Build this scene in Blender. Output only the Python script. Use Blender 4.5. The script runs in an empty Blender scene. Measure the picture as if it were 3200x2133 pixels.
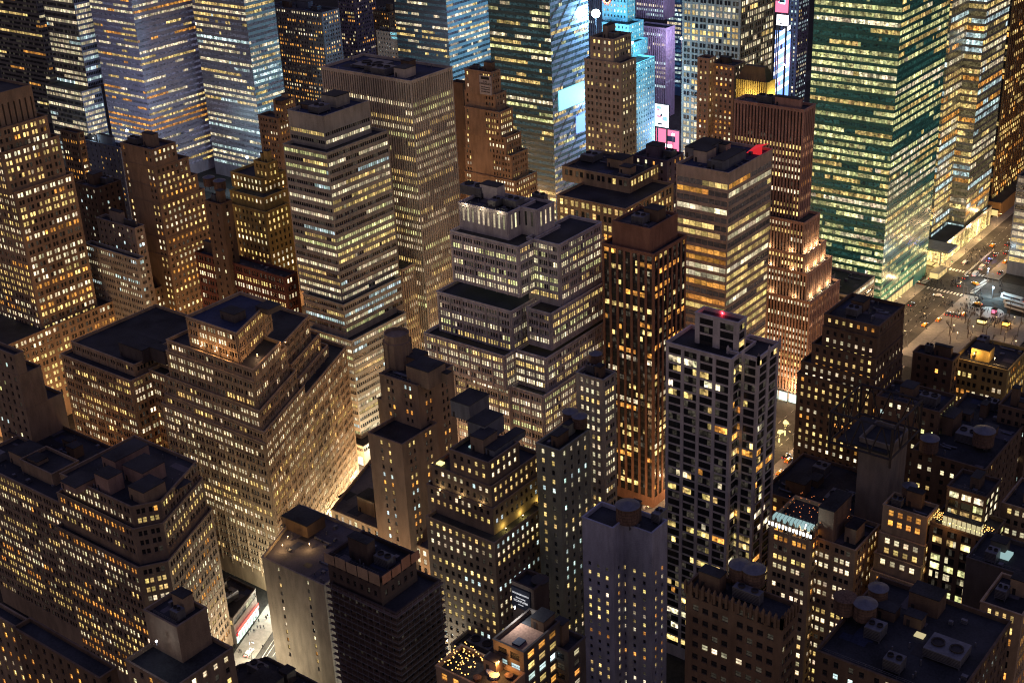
import bpy, math, random
from mathutils import Vector, Matrix
BL=[
('pin',{'n': 'office_tower','l': 'tall flat-topped office tower with narrow pale vertical ribs and black roof','c': 'tower','w': 'rib','s': ('N',3.72,1.5,0.75),'lit': 0.62,'pal': 'YYWWG','cap0': 9.5},[([(-475.6,457.0),(-418.1,457.0),(-418.1,486.9),(-475.6,486.9)],0.0,162.5,None),([(-452.0,447.0),(-424.0,447.0),(-424.0,462.0),(-452.0,462.0)],0.0,72.0,None)]),
('band',{'n': 'office_tower','l': 'grey stepped office tower striped by continuous window bands,beside the ribbed tower','c': 'tower','w': 'greystone','s': ('R',3.5,1.35,1.65),'lit': 0.62,'pal': 'WWGYC','cap0': 6.2},[([(-445.7,405.0),(-423.3,405.0),(-423.3,434.7),(-445.7,434.7)],144.5,158.2,None),([(-444.6,399.1),(-416.9,399.1),(-416.9,438.3),(-444.6,438.3)],75.2,144.5,None),([(-438.8,395.4),(-412.7,395.4),(-412.7,434.7),(-438.8,434.7)],59.7,75.2,None),([(-434.6,393.1),(-407.5,393.1),(-407.5,430.5),(-434.6,430.5)],10.3,59.7,None),([(-415.8,386.9),(-400.5,386.9),(-400.5,401.1),(-415.8,401.1)],0.0,10.3,None)]),
('brick',{'n': 'loft_building','l': 'broad tan stepped loft building with dark blue penthouse roof beside the avenue','c': 'building','w': 'tan','s': ('P',3.7,1.55,1.12,2.0,3,0.9),'lit': 0.48,'pal': 'WWWYY','pier': 1},[([(-399.3,298.0),(-369.0,298.0),(-381.3,327.2),(-399.3,327.2)],99.0,110.2,None),([(-409.6,295.1),(-358.6,295.1),(-368.8,319.2),(-409.6,319.2)],94.5,99.0,None),([(-410.0,294.5),(-358.7,294.5),(-371.1,323.8),(-410.0,323.8)],83.4,94.5,None),([(-412.0,293.4),(-356.2,293.4),(-370.2,326.4),(-412.0,326.4)],75.5,83.4,None),([(-412.9,292.6),(-354.3,292.6),(-369.8,329.3),(-412.9,329.3)],70.9,75.5,None),([(-415.1,292.2),(-354.4,292.2),(-387.9,371.4),(-415.1,371.4)],0.0,70.9,None),([(-489.4,298.0),(-440.9,298.0),(-440.9,352.0),(-489.4,352.0)],0.0,70.9,None),([(-487.4,303.0),(-443.9,303.0),(-443.9,350.0),(-487.4,350.0)],70.9,75.4,None),([(-441.9,308.0),(-413.1,308.0),(-413.1,350.0),(-441.9,350.0)],0.0,71.9,None),([(-442.9,314.0),(-411.1,314.0),(-411.1,350.0),(-442.9,350.0)],70.9,79.4,None),([(-412.0,328.0),(-378.7,328.0),(-389.3,353.0),(-412.0,353.0)],66.0,92.0,None),([(-412.0,330.0),(-377.6,330.0),(-389.4,358.0),(-412.0,358.0)],66.0,82.0,None),([(-412.0,332.0),(-376.9,332.0),(-389.6,362.0),(-412.0,362.0)],66.0,75.0,None)]),
('grey',{'n': 'office_tower','l': 'pale grey stepped office tower with many projecting bays,cooling boxes on its roof','c': 'tower','w': 'greylav','s': ('P',3.5,1.3,0.9,2.05,4,0.7),'lit': 0.62,'pal': 'WWYWG','pier': 1},[([(-354.6,410.0),(-327.3,410.0),(-327.3,430.0),(-354.6,430.0)],118.0,130.2,'slot'),([(-332.1,418.8),(-319.2,418.8),(-319.2,432.0),(-332.1,432.0)],119.4,130.2,'slot'),([(-354.9,404.0),(-318.1,404.0),(-318.1,434.0),(-354.9,434.0)],98.4,119.4,None),([(-322.8,414.5),(-305.4,414.5),(-305.4,446.0),(-322.8,446.0)],93.2,119.4,None),([(-359.3,398.1),(-318.5,398.1),(-318.5,434.0),(-359.3,434.0)],76.1,93.2,None),([(-316.8,404.8),(-303.5,404.8),(-303.5,446.0),(-316.8,446.0)],78.0,93.2,None),([(-361.9,391.2),(-317.6,391.2),(-317.6,434.0),(-361.9,434.0)],61.6,76.1,None),([(-319.7,398.9),(-302.1,398.9),(-302.1,446.0),(-319.7,446.0)],59.6,76.1,None),([(-365.6,392.9),(-316.9,392.9),(-316.9,434.0),(-365.6,434.0)],0.0,61.6,None),([(-319.9,393.7),(-300.5,393.7),(-300.5,446.0),(-319.9,446.0)],0.0,61.6,None),([(-358.2,431.2),(-349.8,431.2),(-349.8,412.0),(-358.2,412.0)],0.0,90.0,None),([(-357.9,426.2),(-348.6,426.2),(-348.6,412.0),(-357.9,412.0)],0.0,71.0,None),([(-352.9,415.7),(-343.5,415.7),(-343.5,412.0),(-352.9,412.0)],0.0,56.0,None)]),
('brown',{'n': 'apartment_tower','l': 'slim red brown tower with dark recessed glazing strips and corbelled brick crown','c': 'tower','w': 'redbrick','s': ('V',3.3,3.6,2.3),'lit': 0.26,'pal': 'YWOY','cap0': 11},[([(-292.2,432.7),(-274.0,432.7),(-274.0,453.8),(-292.2,453.8)],117.4,126.6,None),([(-295.5,430.0),(-270.6,430.0),(-270.6,455.1),(-295.5,455.1)],0.0,117.4,None)]),
('glassy',{'n': 'apartment_tower','l': 'grey piered apartment tower with glass bays and a stepped red-lamped crown','c': 'tower','w': 'greylav','s': ('W',3.05,6.6,5.0),'lit': 0.2,'pal': 'OYWY'},[([(-208.3,355.8),(-192.1,355.8),(-192.1,361.7),(-208.3,361.7)],125.6,135.4,None),([(-195.0,354.6),(-183.9,354.6),(-183.9,368.9),(-195.0,368.9)],0.0,125.6,None),([(-215.2,349.3),(-190.6,349.3),(-190.6,365.3),(-215.2,365.3)],0.0,125.6,None)]),
('hotel',{'n': 'hotel_tower','l': 'slender blue grey slab tower with blank metal top and dotted orange windows','c': 'tower','w': 'bluegrey','s': ('P',2.95,2.5,0.95,1.35,1,1.0),'lit': 0.62,'pal': 'OYYW','cap': 12.8},[([(-186.4,276.2),(-174.4,276.2),(-174.4,284.7),(-186.4,284.7)],0.0,105.7,None),([(-194.5,270.8),(-183.8,270.8),(-183.8,280.8),(-194.5,280.8)],0.0,107.0,None)]),
('setb',{'n': 'apartment_tower','l': 'dark brown apartment block with stepped western shoulder and scattered single windows','c': 'building','w': 'dkbrick','s': ('P',3.2,3.0,1.15,1.6,1,0.0),'lit': 0.5,'pal': 'WWYYO'},[([(-201.9,440.0),(-179.6,440.0),(-179.6,464.0),(-201.9,464.0)],0.0,104.3,None),([(-201.8,439.2),(-179.6,439.2),(-179.6,464.0),(-201.8,464.0)],0.0,99.7,None),([(-205.3,438.4),(-179.3,438.4),(-179.3,464.0),(-205.3,464.0)],0.0,91.8,None),([(-208.9,437.6),(-179.0,437.6),(-179.0,464.0),(-208.9,464.0)],0.0,83.8,None),([(-209.8,436.8),(-178.7,436.8),(-178.7,464.0),(-209.8,464.0)],0.0,78.8,None)]),
('red',{'n': 'office_tower','l': 'red brown ribbed tower whose lower half widens in lit terraces','c': 'tower','w': 'redrib','s': ('N',3.6,1.7,0.8),'lit': 0.6,'pal': 'YWWY','cap': 0,'cap0': 12.5},[([(-309.7,562.1),(-273.0,562.1),(-273.0,574.1),(-309.7,574.1)],90.4,142.7,None),([(-304.0,557.2),(-267.8,557.2),(-267.8,574.2),(-304.0,574.2)],75.3,90.4,None),([(-300.6,555.0),(-265.9,555.0),(-265.9,578.6),(-300.6,578.6)],67.1,75.3,None),([(-299.5,553.4),(-263.2,553.4),(-263.2,580.6),(-299.5,580.6)],54.1,67.1,None),([(-297.9,551.4),(-260.0,551.4),(-260.0,583.7),(-297.9,583.7)],0.0,54.1,None)]),
('beige',{'n': 'office_tower','l': 'beige banded tower with large square panes and dark purple mechanical roof','c': 'tower','w': 'beige','s': ('R',3.9,3.2,2.35),'lit': 0.5,'pal': 'YWYO','dim': (0.03,0.022,0.02),'cap': 4},[([(-300.7,495.9),(-274.5,495.9),(-274.5,535.6),(-300.7,535.6)],0.0,131.4,None)]),
('green',{'n': 'office_tower','l': 'huge dark green glass tower lit floor by floor at the crowded junction','c': 'tower','w': 'greenglass','s': ('G',3.9,1.6,2.2),'lit': 0.74,'pal': 'GGWGY','dim': (0.012,0.045,0.038)},[([(-322.2,668.9),(-274.0,668.9),(-274.0,734.7),(-322.2,734.7)],0.0,185.6,None)]),
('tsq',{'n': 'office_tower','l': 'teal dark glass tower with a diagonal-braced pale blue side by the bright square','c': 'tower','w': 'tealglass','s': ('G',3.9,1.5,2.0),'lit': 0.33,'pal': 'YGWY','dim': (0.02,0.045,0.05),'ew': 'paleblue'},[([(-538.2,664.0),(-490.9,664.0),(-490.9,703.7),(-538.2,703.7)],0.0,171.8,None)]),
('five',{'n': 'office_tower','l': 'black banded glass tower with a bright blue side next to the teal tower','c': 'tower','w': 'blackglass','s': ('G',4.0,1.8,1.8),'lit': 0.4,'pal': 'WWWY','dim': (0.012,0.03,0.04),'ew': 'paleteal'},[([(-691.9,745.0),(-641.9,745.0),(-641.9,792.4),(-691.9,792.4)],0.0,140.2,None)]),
('conde',{'n': 'office_tower','l': 'pale stone tower gridded with paired square windows behind the brick hotel','c': 'tower','w': 'palegrid','s': ('P',3.95,2.3,1.85,2.7,2,1.0),'lit': 0.6,'pal': 'WWYW'},[([(-448.2,745.0),(-407.0,745.0),(-407.0,788.9),(-448.2,788.9)],0.0,158.8,None)]),
('bush',{'n': 'office_tower','l': 'slim grey stone tower with plain ribbed centre and chamfered crown','c': 'tower','w': 'greystone2','s': ('P',3.7,2.8,1.3,1.8,2,0.8),'lit': 0.4,'pal': 'YWY'},[([(-426.6,612.6),(-411.2,612.6),(-411.2,630.5),(-426.6,630.5)],137.8,150.1,None),([(-430.4,612.2),(-406.1,612.2),(-406.1,627.3),(-430.4,627.3)],0.0,137.8,None)]),
('nyt',{'n': 'office_tower','l': 'lavender screened glass tower with orange lit lobby floors and a glazed notch','c': 'tower','w': 'lavender','s': ('G',4.1,1.5,1.7),'lit': 0.55,'pal': 'YYWWO','dim': (0.07,0.07,0.11),'fl': {24: 'O',25: 'O',26: 'O'}},[([(-861.5,605.0),(-812.5,605.0),(-812.5,659.8),(-861.5,659.8)],0.0,151.0,None)]),
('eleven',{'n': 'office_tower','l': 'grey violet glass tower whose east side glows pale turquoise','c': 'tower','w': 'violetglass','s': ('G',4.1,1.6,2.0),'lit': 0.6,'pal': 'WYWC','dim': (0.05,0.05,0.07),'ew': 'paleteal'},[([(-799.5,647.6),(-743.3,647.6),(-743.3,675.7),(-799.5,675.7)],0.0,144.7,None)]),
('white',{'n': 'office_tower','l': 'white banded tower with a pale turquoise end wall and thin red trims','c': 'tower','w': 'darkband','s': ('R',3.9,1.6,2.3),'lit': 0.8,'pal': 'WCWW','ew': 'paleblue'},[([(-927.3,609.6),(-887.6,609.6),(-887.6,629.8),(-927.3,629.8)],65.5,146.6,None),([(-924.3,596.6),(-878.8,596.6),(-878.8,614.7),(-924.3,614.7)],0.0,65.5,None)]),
('westin',{'n': 'hotel_tower','l': 'hotel tower with tall red and white vertical stripes and teal end slab','c': 'tower','w': 'slate','s': ('P',3.1,2.2,1.2,1.6,2,0.8),'lit': 0.45,'pal': 'OYWO'},[([(-796.3,713.8),(-736.1,713.8),(-736.1,732.3),(-796.3,732.3)],0.0,114.6,None)]),
('purp',{'n': 'office_tower','l': 'distant purple grey tower with faint grid beyond the hotel stripes','c': 'tower','w': 'purple','s': ('P',3.6,2.4,1.5,1.8,2,0.6),'lit': 0.22,'pal': 'OYW'},[([(-945.8,939.7),(-924.1,939.7),(-924.1,969.7),(-945.8,969.7)],0.0,84.2,None)]),
('farl',{'n': 'office_tower','l': 'distant dark tower with pale horizontal bands next to the white tower','c': 'tower','w': 'darkband','s': ('R',4.0,2.0,2.0),'lit': 0.22,'pal': 'YOW'},[([(-1100.3,669.0),(-1026.4,669.0),(-1026.4,681.5),(-1100.3,681.5)],0.0,123.0,None)]),
('dark5',{'n': 'office_building','l': 'dark block of flats with few lamps behind the ribbed tower','c': 'building','w': 'dkbrick','s': ('P',3.4,2.4,1.1,1.5,1,0.5),'lit': 0.2,'pal': 'OY'},[([(-827.5,863.4),(-808.9,863.4),(-808.9,875.7),(-827.5,875.7)],0.0,79.7,None)]),
('carter',{'n': 'hotel_tower','l': 'old pale hotel with a small turquoise rooftop sign','c': 'hotel','w': 'greystone','s': ('P',3.4,2.4,1.1,1.5,1,0.5),'lit': 0.15,'pal': 'WO'},[([(-720.9,753.8),(-699.8,753.8),(-699.8,761.7),(-720.9,761.7)],0.0,95.4,None)]),
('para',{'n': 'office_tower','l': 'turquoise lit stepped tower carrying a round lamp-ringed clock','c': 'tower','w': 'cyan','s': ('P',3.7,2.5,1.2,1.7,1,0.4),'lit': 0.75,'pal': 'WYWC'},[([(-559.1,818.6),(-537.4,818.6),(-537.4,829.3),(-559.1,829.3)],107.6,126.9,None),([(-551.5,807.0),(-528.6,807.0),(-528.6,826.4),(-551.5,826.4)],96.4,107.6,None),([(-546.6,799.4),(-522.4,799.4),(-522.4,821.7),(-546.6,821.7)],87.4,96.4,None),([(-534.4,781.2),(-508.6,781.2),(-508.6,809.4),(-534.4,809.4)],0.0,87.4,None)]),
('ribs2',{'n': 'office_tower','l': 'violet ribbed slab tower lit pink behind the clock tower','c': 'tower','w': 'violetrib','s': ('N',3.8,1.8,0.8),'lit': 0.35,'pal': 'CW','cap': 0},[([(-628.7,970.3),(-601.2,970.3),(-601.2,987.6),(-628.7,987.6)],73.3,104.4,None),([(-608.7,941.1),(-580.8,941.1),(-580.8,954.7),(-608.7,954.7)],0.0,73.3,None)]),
('stair',{'n': 'office_tower','l': 'narrow blue glass tower edged with cyan light strips','c': 'tower','w': 'blueglass','s': ('G',3.8,1.5,2.0),'lit': 0.65,'pal': 'CCW','dim': (0.02,0.06,0.12)},[([(-619.3,1004.6),(-605.3,1004.6),(-605.3,1015.0),(-619.3,1015.0)],0.0,98.2,None)]),
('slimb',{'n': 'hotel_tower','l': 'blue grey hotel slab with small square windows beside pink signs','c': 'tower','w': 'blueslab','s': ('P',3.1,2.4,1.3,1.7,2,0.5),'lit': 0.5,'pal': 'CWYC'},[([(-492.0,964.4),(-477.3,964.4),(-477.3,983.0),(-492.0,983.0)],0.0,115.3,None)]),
('khotel',{'n': 'hotel_tower','l': 'plain brown brick hotel with a smooth blank western shaft','c': 'hotel','w': 'brickpink','s': ('P',3.2,2.7,1.2,1.5,1,0.6),'lit': 0.42,'pal': 'OWYW'},[([(-396.5,689.2),(-379.7,689.2),(-379.7,702.4),(-396.5,702.4)],0.0,122.3,None),([(-400.9,683.7),(-393.1,683.7),(-393.1,691.7),(-400.9,691.7)],0.0,126.2,None)]),
('crown',{'n': 'office_building','l': 'black brick tower with a gilded floodlit crown behind the red tower','c': 'tower','w': 'yellowtrim','s': ('P',3.4,2.6,1.1,1.5,1,0.7),'lit': 0.12,'pal': 'OY'},[([(-373.4,680.2),(-354.2,680.2),(-354.2,690.4),(-373.4,690.4)],0.0,116.5,None)]),
('boa',{'n': 'office_tower','l': 'faceted clear glass tower above a golden lit lobby and long canopy','c': 'tower','w': 'clearglass','s': ('G',4.2,1.6,2.6),'lit': 0.8,'pal': 'YYOWC','dim': (0.08,0.065,0.03)},[([(-330.0,765.0),(-284.0,765.0),(-284.0,800.0),(-330.0,800.0)],0.0,250.0,None),([(-330.0,792.0),(-274.0,792.0),(-274.0,832.0),(-330.0,832.0)],0.0,262.0,None),([(-330.0,756.0),(-272.0,756.0),(-272.0,834.0),(-330.0,834.0)],0.0,13.0,'L')]),
('gold',{'n': 'office_tower','l': 'dark bronze tower with broad golden vertical piers over a planted podium','c': 'tower','w': 'bronze','s': ('V',3.8,3.6,2.5),'lit': 0.45,'pal': 'YYO'},[([(-340.0,860.0),(-281.0,860.0),(-281.0,925.0),(-340.0,925.0)],0.0,190.0,None),([(-340.0,852.0),(-272.0,852.0),(-272.0,935.0),(-340.0,935.0)],0.0,9.0,'L')]),
('grace',{'n': 'office_building','l': 'grey glass office block with bright floors facing the avenue traffic','c': 'building','w': 'violetglass','s': ('R',4.0,3.2,2.6),'lit': 0.75,'pal': 'YWYW'},[([(-236.0,762.0),(-190.0,762.0),(-190.0,800.0),(-236.0,800.0)],0.0,60.0,None)]),
('lt',{'n': 'office_tower','l': 'massive brown brick stepped tower with warm window groups and a dark blank crown','c': 'tower','w': 'brown','s': ('P',3.6,1.75,1.25,2.1,2,1.2),'lit': 0.62,'pal': 'YYOWW'},[([(-596.0,336.3),(-570.0,336.3),(-570.0,361.1),(-596.0,361.1)],148.9,164.3,'X'),([(-600.0,334.3),(-568.0,334.3),(-568.0,365.0),(-600.0,365.0)],138.2,148.9,None),([(-602.0,336.3),(-567.0,336.3),(-567.0,368.6),(-602.0,368.6)],118.6,138.2,None),([(-606.0,338.3),(-566.0,338.3),(-566.0,371.6),(-606.0,371.6)],0.0,118.6,None),([(-626.0,308.3),(-563.0,308.3),(-563.0,379.6),(-626.0,379.6)],0.0,48.8,None)]),
('ltn',{'n': 'loft_building','l': 'brown loft block with a mostly blank wall under a flat black roof','c': 'building','w': 'brown','s': ('P',3.7,3.2,1.3,1.9,2,2.2),'lit': 0.3,'pal': 'OW'},[([(-594.8,388.6),(-562.0,388.6),(-562.0,412.1),(-594.8,412.1)],0.0,46.3,None)]),
('di',{'n': 'office_tower','l': 'brown stepped tower with a tall blank brick flank and terraces descending northward','c': 'tower','w': 'brown','s': ('P',3.5,2.6,1.3,1.8,1,0.3),'lit': 0.7,'pal': 'YYWWO','sblank': 0.8},[([(-577.8,409.1),(-552.2,409.1),(-552.2,424.9),(-577.8,424.9)],112.5,122.1,None),([(-577.8,409.1),(-552.2,409.1),(-552.2,431.5),(-577.8,431.5)],102.2,112.5,None),([(-577.8,409.1),(-552.2,409.1),(-552.2,435.4),(-577.8,435.4)],93.3,102.2,None),([(-577.8,409.1),(-552.2,409.1),(-552.2,438.5),(-577.8,438.5)],74.6,93.3,None),([(-577.8,409.1),(-552.2,409.1),(-552.2,448.1),(-577.8,448.1)],64.8,74.6,None),([(-577.8,409.1),(-552.2,409.1),(-552.2,451.8),(-577.8,451.8)],0.0,64.8,None)]),
('ye',{'n': 'hotel_tower','l': 'mustard yellow stone hotel with stepped cornices and a rooftop stair turret','c': 'hotel','w': 'mustard','s': ('P',3.5,2.6,1.15,1.9,1,0.2),'lit': 0.78,'pal': 'WWYY'},[([(-502.4,430.6),(-492.2,430.6),(-492.2,437.7),(-502.4,437.7)],111.0,118.8,None),([(-518.2,428.5),(-494.9,428.5),(-494.9,444.5),(-518.2,444.5)],104.6,111.0,None),([(-511.9,421.3),(-487.6,421.3),(-487.6,438.0),(-511.9,438.0)],99.0,104.6,None),([(-510.4,418.3),(-483.8,418.3),(-483.8,434.5),(-510.4,434.5)],0.0,99.0,None)]),
('rb',{'n': 'loft_building','l': 'dark red brick loft building with pale parapet strip and sooty roof','c': 'building','w': 'darkred','s': ('P',4.0,1.6,1.15,2.2,3,0.8),'lit': 0.55,'pal': 'WWY'},[([(-511.8,394.8),(-449.0,394.8),(-449.0,403.0),(-511.8,403.0)],0.0,80.9,None)]),
('bt',{'n': 'office_building','l': 'narrow brown brick block with a small square stair tower on its roof','c': 'building','w': 'brown','s': ('P',3.4,1.9,1.1,1.6,3,0.9),'lit': 0.45,'pal': 'YWO'},[([(-565.1,504.1),(-556.5,504.1),(-556.5,512.9),(-565.1,512.9)],113.5,123.5,None),([(-576.6,501.9),(-560.4,501.9),(-560.4,511.0),(-576.6,511.0)],0.0,113.5,None)]),
('lib',{'n': 'office_building','l': 'low ornate tan block with arched bright windows below the slim stone tower','c': 'building','w': 'tan','s': ('P',4.4,2.6,1.8,2.8,2,1.0),'lit': 0.85,'pal': 'YYO'},[([(-380.4,520.2),(-340.8,520.2),(-340.8,550.7),(-380.4,550.7)],104.3,110.5,None),([(-368.2,498.7),(-329.1,498.7),(-329.1,540.6),(-368.2,540.6)],0.0,104.3,None)]),
('purl',{'n': 'office_building','l': 'low dark violet brick block with rooftop box between two towers','c': 'building','w': 'purple','s': ('P',3.8,4.5,1.2,1.8,1,0.5),'lit': 0.25,'pal': 'OW'},[([(-355.8,545.8),(-336.0,545.8),(-336.0,561.3),(-355.8,561.3)],0.0,112.9,None)]),
('slab',{'n': 'office_building','l': 'blue grey flat building with brightly lit machinery on its roof','c': 'building','w': 'blueslab','s': ('P',3.4,3.2,0.9,1.4,1,0.8),'lit': 0.3,'pal': 'OY'},[([(-703.7,470.4),(-664.8,470.4),(-664.8,476.5),(-703.7,476.5)],0.0,89.2,None)]),
('sm1',{'n': 'office_building','l': 'small dark brick block with three orange top windows','c': 'building','w': 'dkbrick','s': ('P',3.6,2.2,1.2,1.8,3,0.9),'lit': 0.6,'pal': 'OWO'},[([(-681.9,444.0),(-665.6,444.0),(-665.6,448.9),(-681.9,448.9)],0.0,104.8,None)]),
('sm2',{'n': 'loft_building','l': 'sooty stepped brick loft with few lamps behind the big brick tower','c': 'building','w': 'dkbrick','s': ('P',3.6,2.8,1.1,1.7,1,0.6),'lit': 0.2,'pal': 'WC'},[([(-611.3,401.7),(-594.1,401.7),(-594.1,417.8),(-611.3,417.8)],0.0,96.9,None)]),
('ter1',{'n': 'office_building','l': 'low pale terrace building with a bright strip of windows on its roof edge','c': 'building','w': 'greystone','s': ('P',3.6,1.6,1.0,1.7,6,1),'lit': 0.5,'pal': 'WC'},[([(-578.6,378.4),(-535.8,378.4),(-535.8,382.8),(-578.6,382.8)],0.0,77.4,None)]),
('ter2',{'n': 'office_building','l': 'low white rooftop terraces with pale turquoise light beside the brown tower','c': 'building','w': 'greystone2','s': ('P',3.8,3,1.3,1.7,2,1),'lit': 0.25,'pal': 'CW'},[([(-586.8,393.7),(-555.6,393.7),(-555.6,399.8),(-586.8,399.8)],0.0,84.8,None)]),
('orn',{'n': 'office_building','l': 'small ornate cream building with spiky parapet and glowing arched windows','c': 'building','w': 'cream','s': ('P',3.9,1.6,1.0,2.1,6,0.5),'lit': 0.85,'pal': 'WYW'},[([(-565.8,392.0),(-557.4,392.0),(-557.4,417.0),(-565.8,417.0)],0.0,25.3,None)]),
('lowl',{'n': 'loft_building','l': 'low dark loft with two rooftop tanks between brown tower and yellow hotel','c': 'building','w': 'dkbrick','s': ('P',3.6,3,1.1,1.7,1,1),'lit': 0.2,'pal': 'W'},[([(-495.7,392.6),(-484.5,392.6),(-484.5,399.6),(-495.7,399.6)],0.0,110.9,None)]),
('D',{'n': 'loft_building','l': 'large brown loft building with a chamfered corner and lilac rooftop huts','c': 'building','w': 'brown','s': ('P',3.6,1.7,1.15,2.0,2,0.8),'lit': 0.55,'pal': 'YYOWW'},[([(-387.5,226.6),(-347.9,226.6),(-342.4,234.9),(-352.9,259.6),(-387.5,259.6)],73.0,80.0,None),([(-388.5,224.6),(-345.9,224.6),(-340.4,232.9),(-352.2,260.6),(-388.5,260.6)],60.0,73.0,None),([(-389.5,222.1),(-343.4,222.1),(-337.9,230.4),(-351.2,261.6),(-389.5,261.6)],0.0,60.0,None)]),
('D2',{'n': 'loft_building','l': 'long dark brown loft block adjoining the chamfered one,orange lamps on its terrace','c': 'building','w': 'brown','s': ('P',3.6,1.7,1.15,2.0,3,0.8),'lit': 0.45,'pal': 'YYOWW'},[([(-449.5,227.1),(-391.0,227.1),(-391.0,249.1),(-449.5,249.1)],0.0,66.0,None),([(-425.5,234.1),(-405.5,234.1),(-405.5,246.1),(-425.5,246.1)],66.0,70.0,'B')]),
('DF',{'n': 'loft_building','l': 'unlit low loft with cluttered black roof in front of the tan block','c': 'building','w': 'dkbrick','s': ('P',3.8,3,1.1,1.8,2,1),'lit': 0.1,'pal': 'W','clut': 1},[([(-470.0,256.0),(-412.0,256.0),(-412.0,272.0),(-470.0,272.0)],0.0,58.0,None)]),
('BL0',{'n': 'office_building','l': 'dark block with a blank brown stepped side wall at the picture edge','c': 'building','w': 'brown','s': ('P',3.7,3.5,1.4,1.8,1,1),'lit': 0.25,'pal': 'CWG','eblank': 1.0},[([(-476.6,257.1),(-454.0,257.1),(-454.0,261.6),(-476.6,261.6)],87.1,96.1,None),([(-476.6,257.1),(-454.0,257.1),(-454.0,267.6),(-476.6,267.6)],72.1,87.1,None),([(-476.6,257.1),(-454.0,257.1),(-454.0,274.6),(-476.6,274.6)],0.0,72.1,None)]),
('FL1',{'n': 'office_building','l': 'low brown brick building with black roof at the lower corner,next to the dark sheds','c': 'building','w': 'brown','s': ('P',3.5,3.2,1.3,1.8,1,0.6),'lit': 0.6,'pal': 'OYW'},[([(-341.5,165.4),(-315.6,165.4),(-315.6,169.8),(-341.5,169.8)],0.0,79.3,None)]),
('FL2',{'n': 'loft_building','l': 'low building under one wide unlit black roof in front of the chamfered loft','c': 'building','w': 'dkbrick','s': ('P',3.5,3.2,1.3,1.8,1,0.6),'lit': 0.2,'pal': 'OY'},[([(-315.5,160.4),(-275.9,160.4),(-275.9,166.2),(-315.5,166.2)],0.0,85.8,None)]),
('FL3',{'n': 'loft_building','l': 'dark brick building with a big windowless rooftop tank house and floodlight','c': 'building','w': 'brown','s': ('P',3.6,3.0,1.4,1.8,1,0.4),'lit': 0.55,'pal': 'WYO'},[([(-271.4,174.6),(-257.6,174.6),(-257.6,185.2),(-271.4,185.2)],90.9,101.5,'B'),([(-270.6,165.8),(-250.3,165.8),(-250.3,186.0),(-270.6,186.0)],0.0,90.9,None)]),
('N1',{'n': 'loft_building','l': 'grey rendered slab with a nearly blank side wall and a lamp-lit terrace','c': 'building','w': 'plaster','s': ('P',3.35,9,1.0,1.6,1,6),'lit': 0.55,'pal': 'YWO'},[([(-327.6,261.7),(-296.9,261.8),(-298.9,294.5),(-340.5,294.5)],0.0,48.0,None)]),
('flat',{'n': 'loft_building','l': 'broad flat grey roofed block with seams and small plant huts','c': 'building','w': 'tan','s': ('P',3.8,3,1.6,2.4,2,0.8),'lit': 0.5,'pal': 'WY'},[([(-351.0,318.0),(-292.0,318.0),(-292.0,362.0),(-367.0,362.0)],0.0,30.0,None)]),
('M',{'n': 'office_building','l': 'dark building wrapped in scaffolding and debris netting','c': 'building','w': 'scaff','s': ('P',3.4,2.2,1.0,1.6,1,0.2),'lit': 0.0,'pal': 'W','scaf': 1},[([(-234.9,209.3),(-215.5,209.3),(-215.5,223.6),(-234.9,223.6)],105.5,113.4,None),([(-233.5,208.0),(-209.5,208.0),(-209.5,226.0),(-233.5,226.0)],0.0,105.5,None)]),
('N',{'n': 'office_tower','l': 'brown stepped office building with grey rooftop plant house and yellow lit terraces','c': 'building','w': 'brown','s': ('P',3.45,2.7,1.25,1.75,1,0.1),'lit': 0.62,'pal': 'YYWWC'},[([(-270.8,300.9),(-253.5,300.9),(-253.5,318.0),(-270.8,318.0)],82.5,90.9,None),([(-278.8,300.2),(-252.2,300.2),(-252.2,327.9),(-278.8,327.9)],74.8,82.5,None),([(-280.6,299.2),(-251.3,299.2),(-251.3,328.4),(-280.6,328.4)],65.6,74.8,None),([(-277.3,294.1),(-247.1,294.1),(-247.1,322.6),(-277.3,322.6)],0.0,65.6,None)]),
('P',{'n': 'hotel_tower','l': 'orange brown brick block with a blank end wall and round rooftop tower','c': 'building','w': 'orangebrick','s': ('P',3.4,2.6,1.1,1.7,2,5),'lit': 0.5,'pal': 'OYC'},[([(-328.2,328.9),(-308.8,328.9),(-308.8,349.6),(-328.2,349.6)],0.0,92.0,None),([(-334.2,332.9),(-316.8,332.9),(-316.8,344.9),(-334.2,344.9)],0.0,78.0,None),([(-322.8,314.9),(-305.8,314.9),(-305.8,334.9),(-322.8,334.9)],0.0,75.0,None)]),
('Q',{'n': 'office_building','l': 'pale green grey ribbed block with wooden tanks on a cluttered roof','c': 'building','w': 'sage','s': ('P',3.5,3.4,1.2,1.8,1,0.3),'lit': 0.45,'pal': 'WCY'},[([(-243.5,313.9),(-233.7,313.9),(-233.7,331.4),(-243.5,331.4)],0.0,95.6,None)]),
('S1',{'n': 'loft_building','l': 'narrow stone loft squeezed between grey stepped tower and red brown tower','c': 'building','w': 'greystone','s': ('P',3.8,1.7,1.2,1.9,4,0.7),'lit': 0.7,'pal': 'WWY'},[([(-267.1,370.4),(-254.8,370.4),(-254.8,378.8),(-267.1,378.8)],0.0,91.5,None)]),
('U',{'n': 'office_building','l': 'thin cream tower over orange brick lower floors,beside the red brown tower','c': 'tower','w': 'cream','s': ('P',3.4,3.2,1.0,1.4,1,0.8),'lit': 0.2,'pal': 'WY'},[([(-332.0,468.1),(-323.9,468.1),(-323.9,473.9),(-332.0,473.9)],82.1,99.6,None),([(-332.3,467.4),(-323.6,467.4),(-323.6,474.3),(-332.3,474.3)],0.0,82.1,None)]),
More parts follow.
